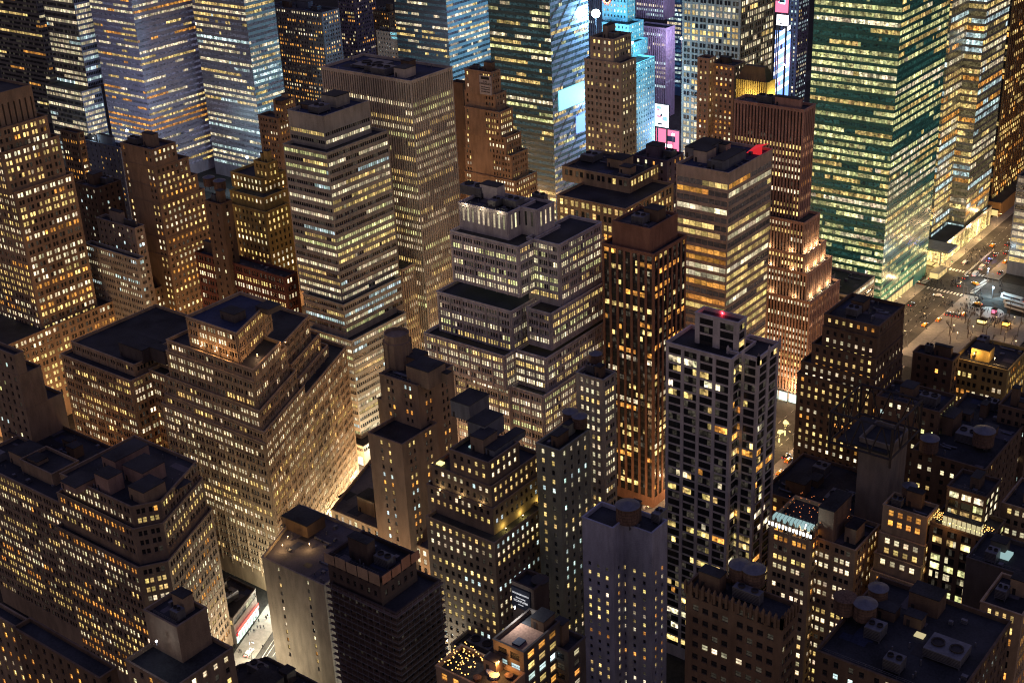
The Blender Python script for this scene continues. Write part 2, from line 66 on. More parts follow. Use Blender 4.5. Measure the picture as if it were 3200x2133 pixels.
('V',{'n': 'office_building','l': 'low black roofed building with magenta lit windows','c': 'building','w': 'purple','s': ('P',3.6,2.2,1.4,2.2,3,0.4),'lit': 0.8,'pal': 'MMM'},[([(-347.9,477.8),(-339.0,477.8),(-339.0,485.6),(-347.9,485.6)],0.0,92.7,None)]),
('V2',{'n': 'loft_building','l': 'slim weathered brick loft in the gap east of the grey stepped tower','c': 'building','w': 'greystone','s': ('P',3.6,2.2,1.1,1.7,2,0.4),'lit': 0.5,'pal': 'WYO'},[([(-330.9,453.9),(-325.8,453.9),(-325.8,462.5),(-330.9,462.5)],0.0,91.3,None)]),
('Wb',{'n': 'office_building','l': 'low pale building with a green glass front behind the brown stepped block','c': 'building','w': 'cream','s': ('P',4.5,4.5,3.4,3.0,2,1),'lit': 0.5,'pal': 'CW'},[([(-262.0,330.0),(-232.0,330.0),(-232.0,372.0),(-262.0,372.0)],0.0,30.0,None)]),
('Wl',{'n': 'office_building','l': 'low grey roofed row building with small pink front by the dark trees','c': 'building','w': 'cream','s': ('P',4,3,1.2,1.8,1,1),'lit': 0.3,'pal': 'CW'},[([(-262.0,285.0),(-222.0,285.0),(-222.0,305.0),(-262.0,305.0)],0.0,24.0,None)]),
('X',{'n': 'office_building','l': 'dark tower house carrying a black lettered board above a lit roof terrace','c': 'building','w': 'scaff','s': ('B',),'lit': 0,'pal': 'W'},[([(-188.8,230.7),(-181.5,230.7),(-181.5,237.3),(-188.8,237.3)],0.0,110.8,None)]),
('Y',{'n': 'apartment_tower','l': 'dark glass-cornered apartment house with a white lit roof terrace','c': 'building','w': 'darkstone','s': ('P',3.4,3.6,2.8,2.0,1,0.5),'lit': 0.5,'pal': 'YCO'},[([(-180.2,211.7),(-170.6,211.7),(-170.6,227.0),(-180.2,227.0)],0.0,107.8,None)]),
('Z',{'n': 'hotel_tower','l': 'low building with an orange lit rooftop bar full of string lights','c': 'building','w': 'orangebrick','s': ('P',3.4,3.6,1.8,2.0,1,0.5),'lit': 0.5,'pal': 'O'},[([(-190.3,200.9),(-170.1,200.9),(-170.1,211.2),(-190.3,211.2)],0.0,102.1,None)]),
('YE2',{'n': 'apartment_tower','l': 'dark apartment block with balcony windows between terrace house and grey slab','c': 'building','w': 'darkstone','s': ('P',3.2,3.6,2.4,1.8,1,0.5),'lit': 0.4,'pal': 'YWO'},[([(-175.3,224.8),(-166.7,224.8),(-166.7,232.5),(-175.3,232.5)],0.0,101.1,None)]),
('AA',{'n': 'loft_building','l': 'ornate dark stone building with gothic parapets and a red eastern wall','c': 'building','w': 'goth','s': ('P',3.8,2.4,1.7,1.7,4,1.2),'lit': 0.06,'pal': 'WY'},[([(-148.4,251.1),(-121.3,251.1),(-121.3,259.7),(-148.4,259.7)],0.0,113.6,None)]),
('AB',{'n': 'loft_building','l': 'tan ornate loft with a white floodlit glass attic and red string lights on its roof','c': 'building','w': 'tan','s': ('P',3.6,1.9,1.3,1.8,3,1.3),'lit': 0.5,'pal': 'YWWO'},[([(-160.7,349.1),(-144.5,349.1),(-144.5,367.7),(-160.7,367.7)],0.0,70.4,None),([(-172.5,344.5),(-157.8,344.5),(-157.8,362.5),(-172.5,362.5)],0.0,74.6,None)]),
('AC',{'n': 'loft_building','l': 'yellow brown stepped building with full width window rows,between loft and bar tower','c': 'building','w': 'tan','s': ('P',3.6,2.4,1.6,2.0,4,0.9),'lit': 0.75,'pal': 'YYWO'},[([(-141.1,359.2),(-126.1,359.2),(-126.1,368.4),(-141.1,368.4)],73.8,83.7,None),([(-141.3,358.3),(-125.8,358.3),(-125.8,371.0),(-141.3,371.0)],66.8,73.8,None),([(-141.6,356.7),(-125.7,356.7),(-125.7,372.5),(-141.6,372.5)],60.9,66.8,None),([(-141.7,355.0),(-125.8,355.0),(-125.8,375.3),(-141.7,375.3)],0.0,60.9,None)]),
('AD',{'n': 'hotel_tower','l': 'dark glass and brick hotel with a glowing rooftop bar under a blank wall','c': 'tower','w': 'darkbrick2','s': ('W',3.2,4.2,3.0),'lit': 0.6,'pal': 'WWYG'},[([(-124.1,367.4),(-111.5,367.4),(-111.5,380.0),(-124.1,380.0)],82.3,92.0,None),([(-125.6,359.9),(-106.8,359.9),(-106.8,373.9),(-125.6,373.9)],0.0,82.3,None)]),
('AG',{'n': 'office_building','l': 'concrete slab tower topped by a rusty open steel frame','c': 'tower','w': 'concrete','s': ('B',),'lit': 0,'pal': 'O'},[([(-154.5,369.3),(-143.5,369.3),(-143.5,382.6),(-154.5,382.6)],0.0,99.1,None)]),
('AH',{'n': 'office_building','l': 'dark brown ribbed block with a lowered roof court and lime lit window row','c': 'building','w': 'dkbrick','s': ('P',3.5,2.6,1.2,1.7,1,0.3),'lit': 0.45,'pal': 'YGWC'},[([(-169.2,416.8),(-146.0,416.8),(-146.0,432.2),(-169.2,432.2)],0.0,89.1,None)]),
('AI',{'n': 'office_building','l': 'black silhouetted block with one yellow window row near the park','c': 'building','w': 'dkbrick','s': ('P',3.6,2.6,1.2,1.7,2,0.6),'lit': 0.22,'pal': 'OY'},[([(-177.0,468.6),(-161.1,468.6),(-161.1,476.0),(-177.0,476.0)],0.0,83.4,None)]),
('AJ',{'n': 'office_building','l': 'yellow brown loft with two glowing roof alcoves near the park','c': 'building','w': 'mustard','s': ('P',3.7,2.2,1.3,1.9,4,1.1),'lit': 0.55,'pal': 'WWYO'},[([(-164.7,479.7),(-143.5,479.7),(-143.5,502.7),(-164.7,502.7)],0.0,79.4,None)]),
('AK',{'n': 'office_building','l': 'dark block with white roof lamp at the edge,below the yellow brown loft','c': 'building','w': 'dkbrick','s': ('P',3.6,2.6,1.2,1.7,2,0.6),'lit': 0.35,'pal': 'CO'},[([(-132.7,437.3),(-121.5,437.3),(-121.5,450.5),(-132.7,450.5)],0.0,87.0,None)]),
('AE',{'n': 'loft_building','l': 'brown block with rows of bright double windows beyond the bar tower','c': 'building','w': 'orangebrick','s': ('P',3.7,2.2,1.3,1.9,3,1.1),'lit': 0.65,'pal': 'YWC'},[([(-111.4,382.5),(-101.3,382.5),(-101.3,400.7),(-111.4,400.7)],0.0,82.5,None)]),
('AF',{'n': 'loft_building','l': 'unlit black roofed block carrying tall round tanks','c': 'building','w': 'dkbrick','s': ('P',3.7,3.2,1.3,1.7,2,1.1),'lit': 0.12,'pal': 'WY','clut': 1},[([(-148.8,401.3),(-123.3,401.3),(-123.3,451.4),(-148.8,451.4)],0.0,81.1,None)]),
('AM',{'n': 'loft_building','l': 'light brown building with slender lit windows over big dark arches','c': 'building','w': 'tan','s': ('P',3.8,1.5,0.9,2.3,4,1.2),'lit': 0.75,'pal': 'YYO'},[([(-94.8,317.5),(-83.2,317.5),(-83.2,333.9),(-94.8,333.9)],0.0,90.4,None)]),
('AN',{'n': 'office_building','l': 'dark roofed shed with a turquoise skylight above the arched building','c': 'building','w': 'darkstone','s': ('B',),'lit': 0,'pal': 'W'},[([(-107.2,340.6),(-90.4,340.6),(-90.4,356.9),(-107.2,356.9)],0.0,87.1,None)]),
('AL',{'n': 'loft_building','l': 'wide unlit building with black roof,huts and wooden tanks at the lower edge','c': 'building','w': 'dkbrick','s': ('P',3.6,2.8,1.3,1.7,2,1.1),'lit': 0.3,'pal': 'WYC','clut': 1},[([(-117.3,262.5),(-81.5,262.5),(-81.5,301.2),(-117.3,301.2)],0.0,99.4,None)]),
('AO',{'n': 'loft_building','l': 'low dark roofed building by the avenue beneath the brown stepped block','c': 'building','w': 'dkbrick','s': ('P',3.6,2.8,1.3,1.7,2,1.1),'lit': 0.3,'pal': 'OY','clut': 1},[([(-200.0,392.0),(-160.0,392.0),(-160.0,425.0),(-200.0,425.0)],0.0,52.0,None)]),
('CH',{'n': 'office_building','l': 'brown stepped building with a white lettered board on its blank brick wall','c': 'tower','w': 'orangebrick','s': ('P',3.5,2.0,1.0,1.8,3,0.5),'lit': 0.55,'pal': 'YYW','sblank': 0.62},[([(-499.8,591.7),(-479.8,591.7),(-479.8,600.8),(-499.8,600.8)],115.7,128.5,None),([(-501.4,592.5),(-478.4,592.5),(-478.4,603.4),(-501.4,603.4)],106.6,115.7,None),([(-500.5,590.9),(-474.5,590.9),(-474.5,603.4),(-500.5,603.4)],91.8,106.6,None),([(-502.5,592.3),(-472.1,592.3),(-472.1,607.1),(-502.5,607.1)],81.5,91.8,None),([(-503.7,592.7),(-468.9,592.7),(-468.9,608.6),(-503.7,608.6)],66.8,81.5,None),([(-504.1,592.2),(-466.4,592.2),(-466.4,613.2),(-504.1,613.2)],0.0,66.8,None)]),
('CHW',{'n': 'office_building','l': 'dark brown slab wedged between the ribbed tower and the lettered brick building','c': 'tower','w': 'dkbrick','s': ('B',),'lit': 0,'pal': 'W'},[([(-517.4,600.0),(-508.2,600.0),(-508.2,605.6),(-517.4,605.6)],0.0,117.0,None)]),
('CO',{'n': 'office_building','l': 'low corner shop building with a red white lit fascia on the bright avenue','c': 'shop','w': 'darkstone','s': ('R',3.8,2.6,2.2),'lit': 0.6,'pal': 'CWY'},[([(-366.0,258.0),(-350.0,262.0),(-357.0,280.0),(-372.0,280.0)],0.0,12.0,None)]),
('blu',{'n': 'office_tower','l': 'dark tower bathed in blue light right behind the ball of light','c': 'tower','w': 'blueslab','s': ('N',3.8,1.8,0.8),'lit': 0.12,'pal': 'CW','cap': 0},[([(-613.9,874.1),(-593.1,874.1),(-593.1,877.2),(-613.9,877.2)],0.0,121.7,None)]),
('curv',{'n': 'office_building','l': 'low rounded roof building by the foot of the grey rendered slab','c': 'building','w': 'darkstone','s': ('P',4,3,1.2,1.8,1,1),'lit': 0.1,'pal': 'W','clut': 1},[([(-318.0,226.0),(-278.0,226.0),(-282.0,247.0),(-314.0,247.0),(-319.0,238.0)],0.0,20.0,None)]),
('low42',{'n': 'office_building','l': 'low pale roofed building with white lamps at the foot of the green tower','c': 'building','w': 'greystone','s': ('R',4,2.6,2.2),'lit': 0.6,'pal': 'CW'},[([(-322.0,628.0),(-274.0,628.0),(-274.0,660.0),(-322.0,660.0)],0.0,26.0,None)]),
]
TANKS=[((-118.0, 280.6, 98.5), 3.0, 'round wooden water tank with flat lid and faint warm lit staves', 'wood'), ((-112.6, 281.0, 98.5), 3.0, 'dark water tank close east of the warm lit one', 'wood'), ((-113.0, 289.9, 98.5), 2.6, 'small dark water tank behind the pair on the wide black roof', 'wood'), ((-156.7, 361.0, 69.5), 2.6, 'water tank inside a brick parapet court on the tan loft', 'wood'), ((-138.2, 260.5, 112.7), 2.7, 'wooden water tank on legs over the ornate stone building, paler one', 'wood'), ((-134.2, 260.5, 112.7), 2.9, 'darker water tank on legs over the ornate stone building', 'wood'), ((-183.3, 277.6, 104.8), 3.4, 'large black water tank on the blue grey slab tower', 'wood'), ((-241.7, 331.3, 94.7), 2.6, 'rusty wooden water tank on the ribbed green grey block', 'wood'), ((-237.1, 330.3, 94.7), 2.6, 'pale grey water tank next to the rusty one', 'wood'), ((-264.8, 380.2, 90.6), 2.5, 'brown water tank on the narrow stone loft', 'wood'), ((-509.1, 407.6, 110.0), 2.8, 'pale water tank on a steel stand over the low dark loft', 'wood'), ((-500.1, 406.4, 110.0), 2.9, 'cone roofed water tank east of the one on the steel stand', 'wood'), ((-143.5, 402.5, 80.2), 3.2, 'bulky black water tank on the unlit roof near the park side', 'wood'), ((-130.0, 416.6, 80.2), 3.6, 'big black round tank further east on the unlit roof', 'wood'), ((-136.0, 368.1, 82.8), 2.3, 'small water tank over the yellow brown stepped building', 'wood')]
CARS=[((-233.3, 710.1), 'taxi', 'yellow taxi turning in the middle of the crowded junction', 75), ((-249.9, 749.8), 'van', 'cream van waiting by the row of bollards north of the junction', 0), ((-250.2, 761.4), 'van', 'white utility truck ahead of the cream van', 0), ((-238.9, 760.1), 'dark', 'dark red lit car south of the others on the avenue lane by the office block', 0), ((-242.2, 777.6), 'taxi', 'orange yellow car on the avenue beside the bright office floors', 0), ((-247.0, 792.3), 'dark', 'dark car with twin red tail lamps beyond the orange yellow one', 0), ((-250.9, 806.2), 'dark', 'far dark car where the avenue leaves the view', 0), ((-250.5, 768.3), 'dark', 'black car directly ahead of the white utility truck', 0), ((-251.1, 775.7), 'police', 'police car flashing blue at the kerb', 0), ((-250.8, 786.0), 'dark', 'dark car parked ahead of the flashing police car', 0), ((-253.2, 742.6), 'dark', 'red lamped car stopped behind the cream van', 0), ((-256.6, 709.6), 'white', 'car with white headlights crossing by the bus lane', 100), ((-242.5, 688.4), 'dark', 'first braking car in the queue south of the crossing', 0), ((-239.4, 688.8), 'dark', 'second braking car in the queue south of the crossing', 0), ((-236.3, 689.3), 'dark', 'third braking car in the queue south of the crossing', 0), ((-234.8, 692.5), 'taxi', 'yellow cab at the east end of the braking queue', 0), ((-243.3, 678.0), 'taxi', 'orange lit cab approaching the braking queue from the south', 0), ((-219.7, 725.3), 'bus', 'first pale city bus at the park stop', 80), ((-215.9, 719.0), 'bus', 'second pale city bus at the park stop', 80), ((-213.4, 713.6), 'bus', 'third pale city bus, hard against the park trees', 80), ((-341.8, 260.7), 'white', 'white car parked on the pale plaza of the bright avenue', 18), ((-239.2, 485.6), 'taxi', 'yellow taxi alone in the narrow gap of avenue between tall blocks', 0), ((-236.3, 485.9), 'dark', 'dark car beside the lone yellow taxi in the gap', 0), ((-243.7, 500.1), 'dark', 'dark car with red tail lamps farther up the gap', 0), ((-241.2, 497.5), 'taxi', 'half hidden taxi next to the dark car in the gap', 0), ((-262, 600), 'taxi', 'yellow taxi heading up the wide avenue before the red lit terraces', 0), ((-258, 655), 'dark', 'dark car heading to the junction in the western lane', 0), ((-250, 640), 'white', 'white car south of the junction in the middle lane', 0), ((-264, 690), 'dark', 'dark car waiting by the western kerb before the crossing', 0), ((-247, 668), 'taxi', 'yellow taxi just south of the braking queue', 0), ((-262, 765), 'white', 'white car on the avenue beside the golden lobby', 0), ((-258, 800), 'taxi', 'yellow cab on the avenue by the far end of the golden lobby', 0), ((-246, 820), 'white', 'white car at the far end of the avenue', 0), ((-252, 730), 'dark', 'dark car in the middle of the junction', 20), ((-245, 737), 'taxi', 'yellow cab crossing towards the office block', 60), ((-290, 735), 'taxi', 'yellow cab on the cross street by the pavilion', 90), ((-336, 295), 'dark', 'dark car in the slanting avenue past the white lamp', 23), ((-349, 300), 'white', 'white car up the slanting avenue by the shop fronts', 23), ((-330, 250), 'taxi', 'yellow taxi near the foot of the rendered slab', 23)]
PEOPLE=[((-273.7,735.0),202,0),((-271.3,736.6),10,0),((-269.3,729.3),30,0),((-272.4,731.3),141,0),((-265.7,732.4),134,0),((-271.2,728.0),328,0),((-265.5,732.8),99,0),((-273.8,733.0),190,0),((-273.6,729.9),343,0),((-271.7,734.7),126,0),((-271.3,736.6),280,0),((-267.8,739.6),149,0),((-256.8,721.1),260,0),((-264.4,723.3),147,0),((-262.3,728.6),156,0),((-261.6,719.4),41,0),((-265.5,719.6),143,0),((-258.7,723.5),358,0),((-259.5,717.7),100,0),((-263.8,716.3),325,0),((-258.8,729.0),182,0),((-260.1,723.5),324,0),((-256.9,720.7),51,0),((-253.8,725.6),142,0),((-255.3,726.0),121,0),((-262.9,716.5),148,0),((-262.5,730.3),357,0),((-263.4,715.8),146,0),((-254.1,721.6),9,0),((-263.1,725.7),78,0),((-256.1,728.6),317,0),((-259.1,731.8),316,0),((-264.3,723.0),69,0),((-262.7,721.7),81,0),((-264.5,729.6),22,0),((-260.9,726.3),185,0),((-252.2,728.6),224,0),((-253.1,730.3),106,0),((-267.3,727.0),86,0),((-256.0,720.3),310,0),((-266.3,721.1),127,0),((-264.5,729.2),270,0),((-260.2,717.3),333,0),((-252.8,729.7),123,0),((-260.6,724.7),112,0),((-262.0,727.5),219,0),((-254.9,728.0),16,0),((-267.5,724.0),269,0),((-265.1,725.8),133,0),((-267.0,727.4),161,0),((-256.4,719.8),206,0),((-252.3,727.3),20,0),((-264.3,786.3),107,0),((-256.5,777.7),84,0),((-260.9,772.7),328,0),((-263.1,777.9),110,0),((-257.9,773.8),137,0),((-263.1,778.6),254,0),((-260.5,764.4),321,0),((-263.2,788.3),317,0),((-260.1,764.7),341,0),((-254.6,770.7),352,0),((-259.0,776.3),206,0),((-259.5,785.7),1,0),((-266.3,783.3),312,0),((-260.8,787.8),195,0),((-257.1,778.0),103,0),((-262.8,772.9),287,0),((-258.7,779.2),269,0),((-264.9,786.3),356,0),((-260.1,777.8),131,0),((-262.9,785.8),185,0),((-261.2,766.4),5,0),((-263.9,779.4),38,0),((-264.0,773.9),195,0),((-259.3,765.0),198,0),((-263.2,776.0),204,0),((-267.7,783.6),317,0),((-259.3,781.7),222,0),((-259.7,771.9),227,0),((-261.3,766.3),100,0),((-256.0,768.3),245,0),((-259.0,770.0),85,0),((-264.8,784.0),76,0),((-259.3,768.2),132,0),((-257.1,768.3),86,0),((-266.7,778.7),279,0),((-261.8,768.7),307,0),((-264.6,786.6),125,0),((-263.3,781.3),117,0),((-254.4,767.7),320,0),((-269.0,784.5),160,0),((-254.3,730.3),290,0),((-255.5,730.0),225,0),((-255.7,735.0),72,0),((-256.8,732.5),338,0),((-257.0,734.3),310,0),((-256.5,730.1),90,0),((-255.4,729.3),101,0),((-256.2,735.8),317,0),((-255.8,739.3),330,0),((-255.2,738.4),334,0),((-257.8,736.9),11,0),((-255.4,734.2),45,0),((-253.5,732.0),50,0),((-257.3,732.3),253,0),((-254.4,688.9),39,0),((-254.1,689.7),59,0),((-261.3,697.6),113,0),((-255.9,692.0),155,0),((-255.9,695.7),306,0),((-260.8,697.6),113,0),((-262.6,703.2),167,0),((-258.9,697.8),231,0),((-258.0,701.7),205,0),((-258.4,703.7),224,0),((-263.9,708.0),94,0),((-257.5,700.5),287,0),((-259.8,701.4),198,0),((-261.6,705.7),34,0),((-255.7,688.8),322,0),((-256.2,697.6),159,0),((-234.5,719.2),247,0),((-236.4,714.2),309,0),((-239.2,730.1),122,0),((-242.6,728.4),24,0),((-237.6,716.5),348,0),((-236.0,719.2),275,0),((-239.0,721.7),80,0),((-239.0,729.0),162,0),((-241.6,725.9),329,0),((-236.3,715.1),359,0),((-242.0,728.4),212,0),((-233.4,717.1),41,0),((-236.5,719.4),282,0),((-240.2,723.4),110,0),((-236.6,724.0),34,0),((-241.0,728.7),131,0),((-237.7,722.1),155,0),((-237.6,727.0),198,0),((-238.0,693.4),142,0),((-242.3,721.2),78,0),((-246.4,715.5),311,0),((-240.5,715.4),283,0),((-239.0,694.9),272,0),((-238.7,697.7),349,0),((-238.4,712.0),88,0),((-237.0,706.3),54,0),((-236.2,696.9),182,0),((-239.7,702.7),211,0),((-243.9,719.6),323,0),((-240.9,704.1),338,0),((-236.6,700.3),244,0),((-240.7,711.8),42,0),((-243.9,699.4),53,0),((-246.0,699.9),309,0),((-249.0,700.2),180,0),((-245.8,705.0),22,0),((-247.6,700.4),306,0),((-247.7,705.2),346,0),((-249.7,696.8),70,0),((-247.5,704.5),260,0),((-246.7,705.5),115,0),((-246.5,700.3),9,0),((-243.7,698.8),5,0),((-248.9,703.4),184,0),((-248.6,697.9),176,0),((-246.2,703.6),198,0),((-247.1,702.1),88,0),((-246.8,696.8),261,0),((-245.9,703.8),353,0),((-250.0,702.1),223,0),((-249.7,702.2),245,0),((-243.8,699.1),141,0),((-247.6,697.0),321,0),((-245.1,703.2),317,0),((-260.6,681.0),44,0),((-262.6,680.1),147,0),((-252.7,677.1),313,0),((-256.3,688.5),84,0),((-252.8,675.5),129,0),((-250.8,672.2),255,0),((-251.7,677.6),4,0),((-252.2,668.9),85,0),((-259.8,675.6),48,0),((-255.9,667.0),151,0),((-251.1,679.5),77,0),((-254.8,689.7),91,0),((-249.5,676.5),92,0),((-255.7,684.4),303,0),((-258.9,680.8),310,0),((-248.2,671.5),83,0),((-236.6,702.1),27,0),((-227.1,699.3),29,0),((-231.9,704.1),342,0),((-230.6,700.6),102,0),((-230.1,702.8),307,0),((-231.4,699.2),185,0),((-233.2,700.6),18,0),((-232.4,708.0),78,0),((-234.5,701.9),186,0),((-233.2,704.6),319,0),((-231.2,702.3),274,0),((-227.8,694.1),97,0),((-229.5,707.1),273,0),((-237.3,705.1),97,0),((-232.8,695.6),164,0),((-228.2,702.0),21,0),((-226.4,697.6),201,0),((-232.2,690.4),316,0),((-233.2,701.5),228,0),((-230.6,701.5),214,0),((-235.6,700.5),305,0),((-229.3,694.0),246,0),((-234.1,695.1),31,0),((-234.2,696.1),307,0),((-236.3,705.9),338,0),((-236.6,697.9),299,0),((-237.9,704.5),93,0),((-232.7,704.2),160,0),((-232.4,701.7),176,0),((-226.4,696.9),337,0),((-213.2,691.2),132,0),((-215.3,689.4),16,0),((-218.2,696.5),100,0),((-216.5,690.7),37,0),((-215.2,695.0),81,0),((-219.1,690.8),305,0),((-215.7,695.5),177,0),((-217.5,701.3),24,0),((-215.7,694.5),278,0),((-219.3,692.0),151,0),((-216.4,690.2),107,0),((-215.9,692.1),271,0),((-214.7,689.9),71,0),((-219.6,694.9),1,0),((-218.4,692.9),184,0),((-220.8,693.9),40,0),((-214.8,692.4),16,0),((-217.7,689.7),100,0),((-217.3,699.6),41,0),((-217.1,702.7),1,0),((-225.7,704.9),268,0),((-229.9,706.3),327,0),((-230.2,705.4),102,0),((-228.2,703.1),353,0),((-231.9,704.6),69,0),((-224.8,701.3),264,0),((-229.8,704.0),141,0),((-230.2,701.5),296,0),((-228.8,707.2),2,0),((-229.6,700.2),279,0),((-226.8,701.9),303,0),((-228.4,701.0),268,0),((-229.3,703.3),319,0),((-227.3,699.7),333,0),((-233.4,746.7),285,0),((-232.5,743.9),300,0),((-229.1,735.4),356,0),((-231.9,741.4),155,0),((-228.9,730.9),161,0),((-230.2,738.5),316,0),((-232.1,740.6),339,0),((-234.0,744.9),119,0),((-231.2,742.0),99,0),((-234.0,744.9),158,0),((-261.1,792.7),1,0),((-255.0,790.0),91,0),((-259.5,791.4),330,0),((-258.6,792.0),226,0),((-255.4,792.1),259,0),((-258.6,786.9),49,0),((-259.2,790.1),200,0),((-255.2,792.3),22,0),((-255.8,786.9),175,0),((-256.3,787.4),67,0),((-345.5,259.4),0,1),((-344.9,259.7),177,1),((-351.6,270.6),186,1),((-350.0,270.9),49,1),((-350.8,273.4),193,1),((-349.8,274.0),293,1),((-348.7,274.8),109,1),((-353.9,274.3),250,1),((-340.1,266.1),180,1),((-350.3,268.3),293,1),((-353.5,275.2),221,1),((-353.4,276.5),283,1),((-378.3,296.7),46,1),((-352.5,279.6),200,1),((-352.8,280.6),80,1),((-353.8,271.3),44,1),((-355.6,276.8),229,1),((-356.2,275.9),198,1)]
HUTS=[('D', (-379.9, -372.1, 239.5, 254.1, 79.0, 83.5), 'bulkhead'), ('D', (-366.3, -355.5, 238.4, 247.9, 79.0, 84.7), 'bulkhead'), ('D', (-369.2, -361.6, 228.7, 234.7, 79.0, 85.3), 'bulkhead'), ('D', (-380.4, -371.9, 222.3, 230.6, 79.0, 81.6), 'bulkhead'), ('N', (-271.5, -263.9, 312.4, 322.9, 89.9, 96.4), 'bulkhead'), ('N', (-259.4, -255.5, 306.8, 323.8, 89.9, 92.3), 'bulkhead'), ('N', (-286.6, -278.0, 321.4, 332.4, 89.9, 96.1), 'bulkhead'), ('P', (-315.6, -304.7, 330.7, 340.3, 91.1, 98.1), 'bulkhead'), ('brick', (-458.9, -443.5, 307.6, 317.9, 74.4, 80.4), 'bulkhead'), ('brick', (-448.9, -434.5, 311.9, 316.4, 74.4, 80.5), 'bulkhead'), ('brick', (-380.8, -373.6, 318.4, 325.1, 109.2, 111.3), 'bulkhead'), ('brick', (-387.2, -379.1, 306.2, 311.9, 109.2, 112.6), 'bulkhead'), ('beige', (-285.8, -279.5, 500.4, 519.6, 130.4, 134.8), 'bulkhead'), ('beige', (-304.5, -294.7, 509.6, 526.6, 130.4, 134.9), 'bulkhead'), ('grey', (-361.4, -350.2, 420.7, 426.8, 129.3, 133.9), 'bulkhead'), ('grey', (-336.1, -329.5, 417.9, 424.0, 129.3, 132.8), 'bulkhead'), ('grey', (-331.1, -324.8, 431.1, 433.8, 129.3, 132.1), 'bulkhead'), ('AB', (-158.3, -153.0, 350.1, 363.1, 69.4, 81.5), 'bulkhead'), ('hotel', (-178.6, -176.0, 282.6, 286.9, 104.7, 108.0), 'bulkhead'), ('lt', (-602.1, -578.9, 340.3, 345.0, 47.8, 53.6), 'bulkhead'), ('bt', (-558.8, -553.8, 499.9, 506.0, 122.5, 124.7), 'bulkhead'), ('P', (-306.6, -301.9, 337.9, 340.7, 91.1, 95.1), 'bulkhead'), ('Y', (-176.1, -172.1, 222.1, 226.9, 106.9, 109.9), 'bulkhead'), ('red', (-294.3, -282.7, 567.3, 577.0, 141.7, 142.5), 'bulkhead'), ('pin', (-463.9, -449.3, 466.4, 480.0, 161.6, 163.2), 'bulkhead'), ('band', (-446.3, -438.3, 413.1, 418.2, 157.2, 159.1), 'bulkhead')]
PAN={'charney': [(-488.4, 591.4, 126.2), (-479.6, 591.4, 116.9)], 'board': [(-188.3, 230.3, 109.4), (-182.7, 230.3, 103.7)], 'carter': [(-705.7, 753.3, 95.8), (-696.8, 753.3, 92.0)], 'white': [(-502.6, 800.0, 56.8), (-491.8, 800.0, 41.1)], 'pink': [(-479.3, 930.0, 114.1), (-468.9, 930.0, 98.1)], 'white2': [(-475.2, 925.0, 97.5), (-465.9, 925.0, 89.9)], 'blue': [(-495.3, 940.0, 67.4), (-477.6, 940.0, 47.2)], 'pale': [(-480.9, 935.0, 83.3), (-468.5, 935.0, 34.6)], 'flood': [(-486.0, 705.0, 139.4), (-486.0, 705.0, 139.4)], 'cyan': [(-490.5, 669.8, 104.3), (-490.5, 696.5, 82.7)], 'clock': [(-554.2, 818.1, 120.0), (-554.1, 818.1, 124.2)], 'sq': [(-526.9, 840.0, 25.6), (-507.3, 840.0, -0.9)], 'orange': [(-520.0, 799.8, 103.7), (-520.0, 810.4, 96.6)]}
RT=((-328.1, 340.2, 91.1), 105.2)

PI=math.pi
sc=bpy.context.scene
COL=bpy.data.collections.new("midtown"); sc.collection.children.link(COL)
# ------------------------------------------------------------ camera (real position: 320 m above the street grid)
YAW,PIT,ROL,FL=-0.67537615,0.43950539,-0.0473755,1.34110315
def cam_axes():
    cy,sy,cp,sp=math.cos(YAW),math.sin(YAW),math.cos(PIT),math.sin(PIT)
    f=Vector((sy*cp,cy*cp,-sp)); r=Vector((cy,-sy,0)); u=r.cross(f)
    cr,sr=math.cos(ROL),math.sin(ROL)
    return cr*r+sr*u, -sr*r+cr*u, f
CR,CU,CF=cam_axes(); CP=Vector((0,0,320))
cam=bpy.data.cameras.new("camera"); co=bpy.data.objects.new("camera",cam); COL.objects.link(co)
cam.sensor_width=36; cam.lens=36*FL; cam.clip_end=6000; cam.clip_start=1
co.matrix_world=Matrix(((CR.x,CU.x,-CF.x,0),(CR.y,CU.y,-CF.y,0),(CR.z,CU.z,-CF.z,320),(0,0,0,1)))
sc.camera=co
def pj(x,y,z):
    d=Vector((x,y,z))-CP; w=d.dot(CF)
    if w<1: return -9e9,-9e9,1
    return 1600+3200*FL*d.dot(CR)/w, 1066-3200*FL*d.dot(CU)/w, w
def inframe(x,y,z,m=260):
    u,v,w=pj(x,y,z); return -m<u<3200+m and -m<v<2133+m
